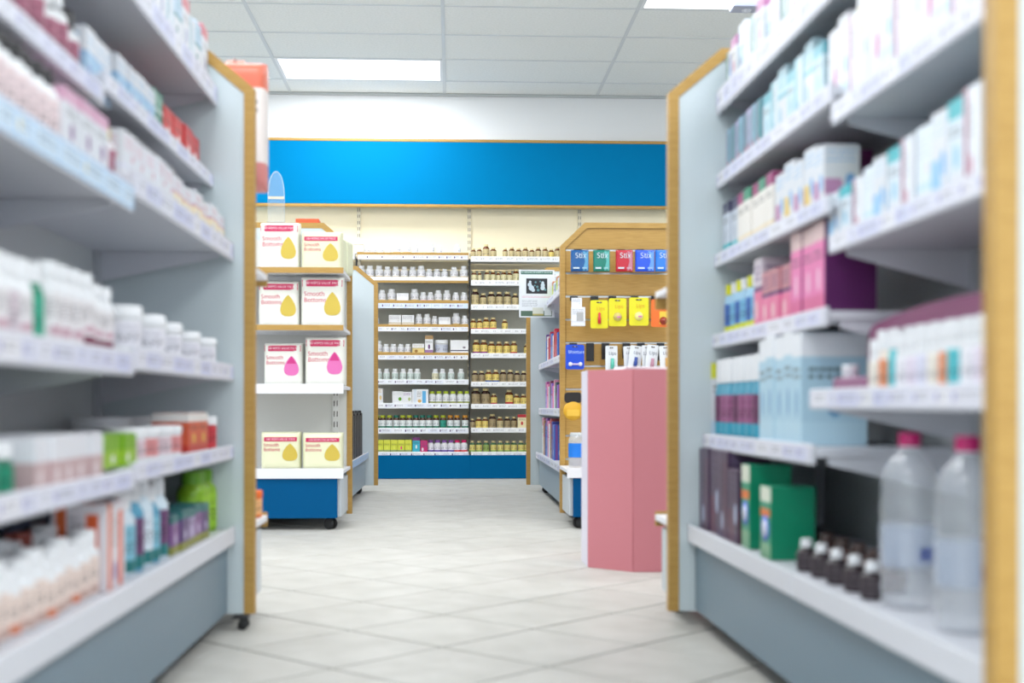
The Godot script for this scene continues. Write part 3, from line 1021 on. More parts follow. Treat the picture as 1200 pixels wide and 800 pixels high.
func goods_back() -> void:
	var white := flat(c8(240, 241, 243), 0.35)
	var wp := label_paper(c8(236, 236, 240))
	var gold := flat(c8(214, 184, 128), 0.5)
	var W := [white, white, wp]
	var wb := "white-bottle bay"
	var rows := {
		0: [[430, 7, 10.5], [437.7, 7, 10.5], [446, 7, 10.5], [454.6, 7.5, 10.5], [465, 9.5, 14], [476.5, 10, 14], [486.5, 7.5, 11], [505, 8.5, 12.5], [515, 6.5, 9.5], [536, 8, 11]],
		1: [[423.5, 9.5, 14], [433.5, 9.5, 14], [444.4, 9.5, 14], [454, 8.5, 13], [463.7, 8.5, 13], [473.7, 8.5, 13], [483.7, 8.5, 13], [493.5, 10, 14.2], [503, 8, 10.5], [512, 8, 10.5], [521, 7.6, 10.5], [532, 9, 13], [543.5, 9.5, 14]],
		2: [[447.8, 8.5, 13], [459, 10, 14.5], [485.7, 9.8, 14], [513.5, 8.5, 13], [523.7, 8.5, 13], [534, 8, 10.5], [543.8, 8, 10.5]],
		3: [[440, 8.5, 12], [491, 8.5, 13], [500.5, 8.5, 13], [509.4, 7.4, 10.5], [534.4, 10, 14.5], [544.7, 8, 11]],
		4: [[443.7, 8.5, 14.5], [452.5, 8, 10.5], [461, 8, 10.5], [469.7, 8, 10.5], [478, 8, 10.5]],
	}
	for k in rows:
		for b in rows[k]:
			back_bottle(b[0], b[1], b[2], LIP_L, k, wb, "white supplement bottle", W, gold, 0.7, 0.2)
	for px in [496.0, 504.5]:
		back_bottle(px, 8, 10.5, LIP_L, 2, wb, "white bottle with a red band", W, flat(c8(222, 44, 52), 0.4))
	# third-row onward: plain white with a green mark
	var wg := label_paper(c8(224, 232, 230))
	var pos6 := [444, 453, 463, 472.3, 481, 489, 510, 518.6, 528.6, 540.2]
	for i in pos6.size():
		back_bottle(pos6[i], 7.6, 13.0, LIP_L, 5, wb, "slim white bottle with pale green print", [white, white, label_paper(c8(214, 226, 220)) if i != 6 else label_paper(c8(228, 222, 190))], null, 0.68, 0.2)
	for px in [506.4, 514.3, 522.6, 530.8, 539.4, 547.2]:
		back_bottle(px, 7.9, 14.0, LIP_L, 6, wb, "white bottle with lime-green cap", [white, flat(c8(178, 196, 40), 0.4), label_paper(c8(240, 240, 242))], flat(c8(150, 158, 60), 0.5), 0.74, 0.2)
	var caps := "lllglllgggllaaa"
	var cc := {"l": flat(c8(170, 182, 30), 0.4), "g": flat(c8(0, 110, 92), 0.4), "a": flat(c8(206, 140, 30), 0.4)}
	var cw := {"l": "lime", "g": "green", "a": "amber"}
	var pos8 := [441.6, 448.6, 456.4, 464.4, 472, 479.6, 487.5, 495.2, 503, 511, 519.3, 527.6, 535.5, 545]
	var seq := "lllgllgggllaaa"
	var brown := flat(c8(78, 40, 22), 0.2)
	var green := flat(c8(0, 124, 98), 0.5)
	for i in pos8.size():
		back_bottle(pos8[i], 7.6, 14.6, LIP_L, 7, wb, "brown herbal bottle with %s cap" % cw[seq[i]], [brown, cc[seq[i]], label_paper(c8(236, 240, 240)) if i != 10 else label_paper(c8(40, 150, 130))], green, 0.8, 0.18, "herbal_bottle")
	for i in 6:
		var px: float = [504.6, 512.8, 520.9, 528.6, 535.9, 543.8][i]
		back_bottle(px, 7.8, 13.6, LIP_L, 8, wb, "white bottle with %s cap" % ("purple" if i < 4 else "pink"), [white, flat(c8(146, 90, 170), 0.4) if i < 4 else flat(c8(226, 24, 110), 0.4), label_paper(c8(240, 238, 244))], flat(c8(110, 80, 170), 0.4) if i < 4 else flat(c8(220, 60, 70), 0.4), 0.74, 0.2)
	# cartons of the white-bottle bay
	var wh := c8(240, 240, 242)
	var gb := carton_print(wh, c8(170, 168, 176), c8(186, 166, 112), c8(226, 224, 224), 4)
	back_carton(414.8, 425.6, 7.6, LIP_L, 0, "flat white carton with gold rule, on the top shelf, beneath another", gb)
	back_carton(414.8, 425.6, 7.6, LIP_L, 0, "flat white carton with gold rule, stacked on another, on the top shelf", gb, 0.0575)
	back_carton(465, 479, 8.7, LIP_L, 2, "plain white carton between white bottles on the third shelf", carton_print(wh, c8(190, 192, 200), wh, wh, 4))
	for p in [[455.9, 470.3], [470.9, 485.5]]:
		back_carton(p[0], p[1], 11, LIP_L, 3, "one of two white cartons with a gold band on the fourth shelf", carton_print(wh, wh, wh, wh, 0) if false else gb)
	back_carton(514, 528, 9, LIP_L, 3, "small white carton with grey print between bottles, fourth shelf", carton_print(wh, c8(180, 182, 190), wh, wh, 4))
	back_carton(483.4, 497.3, 10.5, LIP_L, 4, "white carton with brown and yellow picture on the fifth shelf", carton_print(wh, c8(190, 176, 130), c8(224, 200, 130), c8(150, 110, 50), 3))
	back_carton(498, 507.6, 20.5, LIP_L, 4, "tall narrow white carton with purple block on the fifth shelf", carton_print(wh, c8(176, 140, 90), c8(150, 110, 160), c8(110, 60, 120), 0))
	back_carton(527.6, 549, 15, LIP_L, 4, "wide white carton with dark band on the fifth shelf", carton_print(c8(238, 238, 242), c8(60, 58, 78), c8(232, 232, 236), c8(110, 90, 120), 3) if false else carton_print(wh, wh, c8(60, 58, 80), c8(150, 140, 150), 4))
	var tubn := thing("powder_tub", "big white lidded tub with grey print on the fifth shelf", "tub", Vector3(wx(517.2, BD + 0.09), wy(413, 0.0, BD) - 0.0075, -(BD + 0.09)))
	tub(tubn, 0.106, 0.106, white, white, label_paper(c8(206, 210, 226)))
	back_carton(439, 449, 17.5, LIP_L, 6, "tall white carton with orange corner on the seventh shelf", carton_print(wh, c8(226, 180, 110), wh, c8(232, 200, 140), 2))
	back_carton(459.8, 472, 13.6, LIP_L, 6, "white carton with green pea pods on the seventh shelf", carton_print(wh, c8(210, 214, 210), wh, c8(96, 160, 30), 2))
	back_carton(472.2, 482.6, 13, LIP_L, 6, "white carton with pale pods and purple sweep, seventh shelf", carton_print(wh, c8(130, 90, 150), wh, c8(180, 190, 130), 2))
	back_carton(483, 502, 16, LIP_L, 6, "white carton with sky-blue stripe on the seventh shelf", carton_print(wh, c8(224, 232, 242), c8(96, 180, 232), c8(220, 170, 90), 1))
	for i in 5:
		back_carton(445.4 + i * 8.35 - 4.0, 445.4 + i * 8.35 + 4.0, 13.6, LIP_L, 8, "lime yellow carton in a row of five on the lowest shelf", carton_print(c8(214, 218, 70), c8(222, 224, 80), c8(150, 164, 110), c8(226, 228, 90) if i != 3 else c8(226, 60, 130), 0))
	for o in get_children():
		if o.has_meta("label") and str(o.get_meta("label")).begins_with("lime yellow carton"):
			o.set_meta("group", "lime cartons on the lowest back shelf")
		if o.has_meta("label") and str(o.get_meta("label")).begins_with("one of two white"):
			o.set_meta("group", "gold band cartons on the fourth shelf")
	back_carton(483.6, 492.2, 17, LIP_L, 8, "tall purple and turquoise carton on the lowest shelf", carton_print(c8(60, 176, 200), c8(120, 50, 110), c8(60, 176, 200), c8(230, 240, 244), 0))
	back_carton(492.6, 501, 13, LIP_L, 8, "magenta carton beside the purple and turquoise one", carton_print(c8(196, 40, 110), c8(130, 60, 120), c8(196, 40, 110), c8(236, 220, 230), 3))
	# ---- amber bottles
	var amber := flat(c8(110, 58, 22), 0.12)
	var dark := flat(c8(58, 30, 22), 0.12)
	var lid := flat(c8(226, 206, 150), 0.4)
	var ab := "amber-bottle bay"
	var tan := label_paper(c8(206, 188, 140))
	var yel := label_paper(c8(240, 214, 120))
	var mud := label_paper(c8(170, 150, 112))
	var cream := label_paper(c8(232, 222, 176))
	var A := {
		0: [[554.6, 6.5, 10.8], [561.7, 6.5, 11], [569.6, 8, 15.5], [578, 7.5, 12], [592, 6, 11.3], [599.7, 7, 12.5], [607.7, 7.4, 11.3], [615.7, 7.4, 12.5], [623.3, 6.6, 10.5], [630.8, 7, 12.5], [638.8, 7, 12.5], [646, 6.6, 10.8, "y"], [653.2, 7, 13], [661, 7, 12]],
		1: [[555.5, 7, 12], [562, 5, 11], [570.8, 7, 12.5], [577.8, 6.8, 12.5], [583.9, 5, 11], [590.3, 7, 12.5], [597.2, 6.5, 12], [604.5, 7.5, 14], [612.5, 7.2, 13], [620.5, 7.2, 12.5]],
		2: [[556.8, 9.5, 19], [566.2, 8, 14], [575.8, 9, 16.3], [585, 8.6, 16.3], [594.5, 9, 16.3], [603.7, 7.6, 14], [612.5, 8, 14]],
		3: [[554.5, 7, 12.5, "r"], [562, 7, 12.5, "r"], [569.6, 7.5, 14.5, "r"], [577.9, 8, 14.5, "r"], [591.5, 7, 12, "y"], [620.5, 7.5, 12.5, "y"]],
		4: [[558, 8.5, 16, "p"], [567, 8.5, 16, "p"], [576, 8.5, 14.5, "y"], [584.8, 8.3, 14.5, "y"], [593.7, 8.3, 14.5, "y"], [602.2, 8, 14.8, "r"], [617.5, 7.5, 12, "y"]],
		5: [[556.5, 7.5, 13.3, "m"], [564.4, 7.5, 13.3, "m"], [572.6, 8, 14.5, "b"], [581, 8.2, 14.5, "b"], [589.5, 8, 14.5, "m"], [598, 8, 14.5, "m"], [606, 7.4, 13, "m"], [613.8, 7.4, 13.2, "m"]],
		6: [[557.5, 10.8, 18.5, "m"], [569.1, 10.8, 18.5, "m"], [578.7, 7.5, 12.2, "r"], [596.7, 9.5, 16.6, "r"], [605.5, 7.5, 12, "y"], [613.5, 7.5, 12, "y"], [621, 7.5, 12, "y"]],
		7: [[553.6, 6.5, 10.5, "m"], [560.9, 7.4, 12.5, "y"], [568.5, 7.2, 12.5, "y"], [577, 8.5, 16, "m"], [586, 8, 13.2, "t"], [594.5, 7.5, 13, "m"], [602.3, 7.3, 13, "m"]],
	}
	for k in A:
		for b in A[k]:
			var look: String = b[3] if b.size() > 3 else "t"
			var paper: Material = {"t": tan if k != 1 else cream, "y": yel, "r": yel, "p": yel, "b": yel, "m": mud}[look]
			var foot: Material = {"t": null, "y": null, "m": null, "r": flat(c8(196, 40, 50), 0.5), "p": flat(c8(150, 60, 130), 0.5), "b": flat(c8(50, 90, 170), 0.5)}[look]
			var word: String = {"t": "amber bottle with tan label", "y": "amber bottle with yellow label", "r": "amber bottle, yellow label with red foot", "p": "amber bottle, yellow label with purple foot", "b": "amber bottle, yellow label with blue foot", "m": "amber bottle with brown label"}[look]
			back_bottle(b[0], b[1], b[2], LIP_R, k, ab, word, [dark if look == "m" or k == 2 else amber, lid, paper], foot, 0.66, 0.14, "amber_bottle")
	for px in [553.4, 561.4, 569.6, 578.2, 586.3, 594.3, 602.2, 610.5, 618]:
		var gr: bool = px == 569.6
		back_bottle(px, 7.4, 12.6, LIP_R, 8, ab, "glass bottle with %s label" % ("green" if gr else "yellow-green"), [flat(c8(70, 110, 80), 0.12), lid, label_paper(c8(150, 170, 90)) if gr else label_paper(c8(226, 208, 120))], flat(c8(150, 180, 90), 0.5), 0.66, 0.14, "amber_bottle")
	back_carton(606.4, 616.7, 15.5, LIP_R, 7, "cream carton with red top on the eighth shelf", carton_print(c8(240, 226, 180), c8(190, 50, 60), c8(240, 226, 180), c8(200, 60, 60), 0))
	back_carton(618.6, 628, 15.5, LIP_R, 7, "second cream carton with red top next to the shelf end", carton_print(c8(240, 226, 180), c8(190, 50, 60), c8(240, 226, 180), c8(200, 60, 60), 3))
	back_carton(618.2, 628, 20.5, LIP_R, 5, "tall cream and blue carton at the end of the sixth shelf", carton_print(c8(240, 222, 140), c8(60, 70, 150), c8(110, 130, 220), c8(60, 70, 160), 3))
	var card := thing("shelf_talker", "pale narrow card hanging from the shelf edge beside the gondola panel", "card", Vector3(wx(619.5, 9.74), wy(420, 0.0, 9.74), -9.737))
	part(card, "sheet", cbox(Vector3(0.036, 0.22, 0.0016), 0.0003), flat(c8(222, 232, 226), 0.4), Vector3(0, 0.11, 0))
	part(card, "clip", cbox(Vector3(0.02, 0.012, 0.006), 0.001), flat(c8(236, 226, 170), 0.4), Vector3(0, 0.216, -0.003))

# ------------------------------------------------------------------ goods on the near left gondola
func goods_left() -> void:
	var white := flat(c8(238, 239, 242), 0.35)
	var maroon := label_paper(c8(172, 104, 126))
	var maroon_stripes := carton_print(c8(232, 228, 230), c8(158, 80, 108), c8(176, 108, 132), c8(206, 170, 182), 1)
	var dkm := flat(c8(120, 40, 72), 0.4)
	var pale := label_paper(c8(236, 228, 230))
	var black := flat(c8(30, 28, 32), 0.35)
	var y1 := 1.3475
	var y2 := 1.1275
	var y3 := 0.9575
	var y4 := 0.6545
	var y5 := 0.4545
	var yb := 0.2525
	var wh := c8(226, 228, 234)
	# top shelf
	var tops := [carton_print(wh, c8(120, 180, 200), c8(200, 220, 235), c8(90, 150, 170), 1), carton_print(c8(196, 216, 236), c8(60, 140, 150), wh, c8(40, 120, 130), 3), carton_print(wh, c8(210, 120, 130), c8(220, 226, 240), c8(120, 130, 180), 0)]
	row(GL, y1, -0.055, 168, 248, 9, "medicine_carton", "white carton with blue stripes, gondola's top shelf beside end panel|light blue carton with teal mark, gondola's top shelf beside end panel|white carton with rose top band, gondola's top shelf beside end panel", "carton", "cartons on the top shelf", func(o, w, k): carton(o, w, 0.115 + 0.012 * (k % 3), 0.08, tops[k % 3]), 0.94, 0.08)
	# second shelf
	row(GL, y2 - 0.03, -0.065, -14, 20, 2, "cosmetic_bottle", "white bottle with maroon label beside the black-capped ones", "bottle", "maroon label bottles", func(o, w, k): bottle(o, 0.045, 0.14, white, white, maroon, null, 0.24, 0.8), 0.9, 0.05)
	row(GL, y2 - 0.03, -0.065, 30, 104, 5, "dropper_bottle", "white-capped dropper bottle with maroon label, lower-hung second shelf|black-capped dropper bottle with maroon label, lower-hung second shelf|short white-capped dropper bottle with maroon label, second shelf|tall white-capped dropper bottle with maroon label, second shelf|short black-capped dropper bottle with maroon label, second shelf", "bottle", "dark cap dropper bottles", func(o, w, k): dropper(o, 0.04, 0.115 + 0.02 * (k % 2), white, black if k in [1, 4] else white, maroon), 0.9, 0.045)
	row(GL, y2 - 0.03, -0.065, 104, 134, 3, "medicine_carton", "white and sky-blue carton on the second shelf beside red ones", "carton", "sky blue cartons", func(o, w, k): carton(o, w, 0.105 - 0.006 * (k % 2), 0.08, carton_print(wh, c8(150, 190, 226), c8(170, 205, 232), c8(110, 130, 190), 3)), 0.94, 0.08)
	row(GL, y2, -0.065, 141, 182, 4, "medicine_carton", "sky-blue banded white carton next to the teal-green one", "carton", "sky blue cartons by the teal one", func(o, w, k): carton(o, w, 0.085 - 0.006 * (k % 2), 0.08, carton_print(wh, c8(150, 190, 226), c8(170, 205, 232), c8(110, 130, 190), 3)), 0.94, 0.08)
	row(GL, y2, -0.065, 183, 194, 1, "medicine_carton", "single teal-green carton between sky-blue and red cartons", "carton", "", func(o, w, k): carton(o, w, 0.09, 0.08, carton_print(c8(60, 140, 120), c8(230, 236, 232), c8(40, 120, 104), c8(200, 220, 210), 3)), 0.94, 0.08)
	row(GL, y2, -0.065, 195, 236, 4, "medicine_carton", "red and white carton next to the gondola's end panel", "carton", "red cartons", func(o, w, k): carton(o, w, 0.08, 0.08, carton_print(c8(214, 60, 62), c8(206, 48, 56), c8(190, 60, 80), c8(240, 236, 236), 0)), 0.95, 0.08)
	# third shelf (its near half hangs 30 mm lower)
	row(GL, y3 - 0.03, -0.015, -30, 78, 8, "lotion_bottle", "pink-printed white bottle with black cap over the light-blue strip", "bottle", "black cap bottles", func(o, w, k): bottle(o, 0.042, 0.118, white, black, label_paper(c8(232, 212, 214)), null, 0.2, 0.62), 0.9, 0.046)
	row(GL, y3 - 0.03, -0.015, 78, 128, 3, "medicine_carton", "white carton with purple spot over the light-blue strip", "carton", "purple spot cartons", func(o, w, k): carton(o, w, 0.098, 0.07, carton_print(wh, c8(220, 170, 196), c8(214, 220, 236), c8(120, 60, 130), 0)), 0.94, 0.07)
	row(GL, y3 - 0.03, -0.015, 126, 142, 2, "lotion_bottle", "small white bottle with yellow cap next to white cartons", "bottle", "yellow cap bottles", func(o, w, k): bottle(o, 0.036, 0.1, white, flat(c8(206, 190, 60), 0.4), maroon, null, 0.2, 0.6), 0.9, 0.04)
	row(GL, y3, -0.015, 148, 206, 5, "medicine_carton", "white carton with pink print under the dark grey tube", "carton", "pink print cartons", func(o, w, k): carton(o, w, 0.078, 0.08, carton_print(wh, c8(222, 160, 176), c8(224, 226, 240), c8(210, 130, 150), 4)), 0.95, 0.08)
	row(GL, y3, -0.015, 207, 268, 6, "medicine_carton", "white carton with cream block at the panel end of third shelf", "carton", "cream block cartons", func(o, w, k): carton(o, w, 0.075 - 0.008 * (k % 2), 0.08, carton_print(wh, c8(206, 150, 170), c8(240, 226, 198), c8(200, 206, 230), 3)), 0.95, 0.08)
	var a0 := along(GL, 148, -0.05)
	var a1 := along(GL, 200, -0.05)
	var gt := thing("cardboard_tube", "dark grey tube lying across the white cartons", "tube", GL * Vector3((a0 + a1) / 2, y3 + 0.0965, -0.055), GL.basis.get_euler().y)
	part(gt, "tube_wall", lathe([Vector2(0, 0), Vector2(0.014, 0), Vector2(0.014, 0), Vector2(0.014, 0.36), Vector2(0.014, 0.36), Vector2(0, 0.36)], 18), flat(c8(74, 72, 78), 0.5), Vector3(-0.18, 0, 0), Vector3(0, 0, -PI / 2))
	part(gt, "end_plug", lathe([Vector2(0, 0), Vector2(0.015, 0), Vector2(0.015, 0.01), Vector2(0, 0.01)], 18), black, Vector3(0.18, 0, 0), Vector3(0, 0, -PI / 2))
	# fourth shelf
	row(GL, y4 - 0.01, -0.015, -45, 45, 6, "lotion_bottle", "white-capped white bottle with plain pale label, beside the green bottle|white-capped bottle with wide maroon bars, beside the green bottle", "bottle", "maroon spot bottles", func(o, w, k): bottle(o, 0.05, 0.112, white, white, label_paper(c8(214, 200, 208)) if k % 2 == 0 else maroon_stripes, null, 0.24, 0.86), 0.9, 0.05)
	row(GL, y4 - 0.01, -0.015, 45, 62, 1, "lotion_bottle", "single bottle with teal-green label and white cap", "bottle", "", func(o, w, k): bottle(o, 0.05, 0.112, flat(c8(30, 140, 110), 0.3), white, label_paper(c8(60, 170, 140)), null, 0.24, 0.86), 0.9, 0.05)
	row(GL, y4 - 0.01, -0.015, 66, 140, 6, "lotion_bottle", "white-capped bottle with upright maroon stripes, next to white tubs", "bottle", "maroon striped bottles", func(o, w, k): bottle(o, 0.048, 0.124 - 0.012 * (k / 4), white, white, maroon_stripes, dkm if k > 2 else null, 0.18, 0.86), 0.9, 0.05)
	row(GL, y4, -0.015, 148, 258, 5, "cream_tub", "squat white lidded tub on the shelf above the green cartons", "tub", "white lidded tubs", func(o, w, k): tub(o, 0.09, 0.084 - 0.005 * k, white, white, label_paper(c8(230, 228, 236))), 0.95, 0.075)
	# fifth shelf
	row(GL, y5 - 0.01, -0.015, -32, 27, 3, "herbal_jar", "small green jar with white cap beside boxed white bottles", "jar", "green jars", func(o, w, k): bottle(o, 0.06, 0.068, flat(c8(20, 110, 84), 0.3), white, label_paper(c8(30, 140, 108)), null, 0.3, 0.94), 0.9, 0.06)
	row(GL, y5 - 0.01, -0.015, 30, 112, 5, "medicine_carton", "white carton with brown-pink lower half beside green cartons", "carton", "brown pink cartons", func(o, w, k): carton(o, w, 0.072, 0.12, carton_print(wh, c8(226, 226, 232), c8(196, 168, 170), c8(226, 214, 216), 3)), 0.97, 0.09)
	row(GL, y5, -0.015, 114, 160, 3, "tissue_carton", "bright leaf-green carton with white squares", "carton", "leaf green cartons", func(o, w, k): carton(o, w, 0.056, 0.09, carton_print(c8(120, 176, 16), c8(110, 166, 14), c8(150, 196, 30), c8(232, 238, 220), 3)), 0.97, 0.09)
	row(GL, y5, -0.015, 166, 222, 4, "plaster_tub", "white tub with pale mauve label, beside the orange-red cartons|white tub with coral red label, beside the orange-red cartons", "tub", "red foot tubs", func(o, w, k): tub(o, 0.078, 0.064, white, white, label_paper(c8(226, 150, 150)) if k % 2 else label_paper(c8(224, 200, 206))), 0.95, 0.08)
	row(GL, y5, -0.14, 150, 196, 2, "storage_tub", "large plain white lidded tub behind the red-footed tubs", "tub", "large plain tubs", func(o, w, k): tub(o, 0.13, 0.078, white, white, white), 0.95, 0.15)
	row(GL, y5, -0.015, 223, 247, 2, "medicine_carton", "tall orange-red carton with white top near the end panel", "carton", "orange red cartons", func(o, w, k): carton(o, w, 0.088, 0.08, carton_print(c8(212, 92, 60), c8(236, 232, 228), c8(200, 60, 50), c8(232, 190, 70), 0)), 0.95, 0.08)
	row(GL, y5, -0.015, 248, 262, 1, "plaster_cup", "narrow white tub with red lower half next to end panel", "tub", "", func(o, w, k): tub(o, 0.06, 0.078, flat(c8(206, 48, 60), 0.4), white, label_paper(c8(206, 60, 70))), 0.95, 0.06)
	# base deck
	row(GL, yb, -0.02, -22, 122, 12, "lotion_bottle", "white bottle with orange foot in the base deck's front row|shorter white bottle with beige foot, front row of the base deck|taller white bottle with beige foot, front row of the base deck", "bottle", "orange print bottles", func(o, w, k): bottle(o, 0.05, 0.092 + 0.008 * (k % 3), white, white, label_paper(c8(238, 218, 208)), flat(c8(214, 130, 96), 0.5) if k % 3 == 0 else flat(c8(200, 170, 160), 0.5), 0.2, 0.8), 0.9, 0.052)
	row(GL, yb, -0.09, -10, 102, 8, "lotion_bottle", "rust-capped white bottle in the second row of the base deck|tall white-capped bottle in the second row of the base deck|white-capped bottle with pale label, second row of the base deck", "bottle", "second row of bottles", func(o, w, k): bottle(o, 0.052, 0.104 + 0.008 * (k % 2), white, white if k % 3 else flat(c8(150, 60, 46), 0.4), label_paper(c8(236, 226, 224)), null, 0.2, 0.8), 0.9, 0.052)
	row(GL, yb, -0.02, 120, 152, 1, "medicine_carton", "large white and orange carton standing between lotion bottles", "carton", "", func(o, w, k): carton(o, w * 0.72, 0.145, 0.09, carton_print(c8(232, 226, 232), c8(224, 110, 60), c8(224, 96, 50), c8(150, 120, 170), 1)), 0.95, 0.09)
	row(GL, yb, -0.02, 156, 202, 5, "shampoo_bottle", "pale shampoo bottle with light teal label, beside purple cartons|blue shampoo bottle with plum label, beside purple cartons|tallest shampoo bottle, white label, beside purple cartons", "bottle", "teal shampoo bottles", func(o, w, k): bottle(o, 0.056, 0.15 + 0.012 * (k % 3), flat(c8(90, 160, 190), 0.3) if k % 2 else flat(c8(216, 230, 240), 0.3), white, label_paper([c8(130, 190, 210), c8(110, 70, 110), c8(220, 230, 240)][k % 3]), flat(c8(40, 120, 120), 0.4), 0.2, 0.7), 0.9, 0.056)
	row(GL, yb, -0.02, 204, 246, 5, "medicine_carton", "mid purple carton in front of the lime-green bottles|dark purple carton in front of the lime-green bottles|pale lilac carton in front of the lime-green bottles", "carton", "purple lilac cartons", func(o, w, k): carton(o, w, 0.078 + 0.008 * (k % 2), 0.08, carton_print([c8(136, 90, 150), c8(90, 60, 120), c8(170, 150, 190)][k % 3], c8(30, 110, 110), c8(150, 150, 60), c8(200, 190, 220), 0)), 0.95, 0.08)
	row(GL, yb, -0.03, 240, 272, 3, "shower_gel_bottle", "lime-green gel bottle standing against the end panel", "bottle", "lime gel bottles", func(o, w, k): bottle(o, 0.07, 0.15, flat(c8(132, 178, 30), 0.3), flat(c8(110, 170, 40), 0.4), label_paper(c8(150, 196, 50)), null, 0.18, 0.7), 0.95, 0.07)
	row(GL, yb, -0.21, 12, 176, 9, "hair_dye_carton", "navy carton with dark green foot, back row of the base|slate blue carton with plum foot, back row of the base|dark violet carton with teal foot, back row of the base", "carton", "dark cartons", func(o, w, k): carton(o, w, 0.165 + 0.008 * (k % 2), 0.07, carton_print([c8(48, 52, 84), c8(70, 90, 120), c8(52, 40, 70)][k % 3], c8(90, 110, 140), [c8(20, 46, 40), c8(90, 30, 64), c8(40, 90, 100)][k % 3], c8(24, 28, 44), 3)), 0.97, 0.07)
	# bag hung on the end display and the orange tub at its foot
	var bag := thing("cotton_bag", "red, white and orange filled bag hung high behind the chamfered end panel", "bag", Vector3(-0.575, 1.3, -3.43), PI)
	part(bag, "bag_body", pillow(0.17, 0.34, 0.1), carton_print(c8(236, 226, 222), c8(220, 110, 84), c8(212, 132, 128), c8(230, 150, 90), 0))
	part(bag, "hang_tab", cbox(Vector3(0.05, 0.02, 0.003), 0.001), flat(c8(226, 190, 176), 0.4), Vector3(0, 0.172, 0))
	var hk := part(bag, "hook_rod", lathe([Vector2(0, 0), Vector2(0.003, 0), Vector2(0.003, 0.16), Vector2(0, 0.16)], 8), metal(c8(200, 200, 204), 0.3), Vector3(0, 0.178, 0), Vector3(-PI / 2, 0, 0))
	hk.position = Vector3(0, 0.18, 0.13)
	var ot := thing("plaster_tub", "small orange tub on the foot shelf of the narrow end display", "tub", Vector3(-0.535, 0.2615, -3.44))
	tub(ot, 0.06, 0.07, flat(c8(236, 130, 60), 0.4), flat(c8(236, 110, 40), 0.4), label_paper(c8(240, 180, 120)))

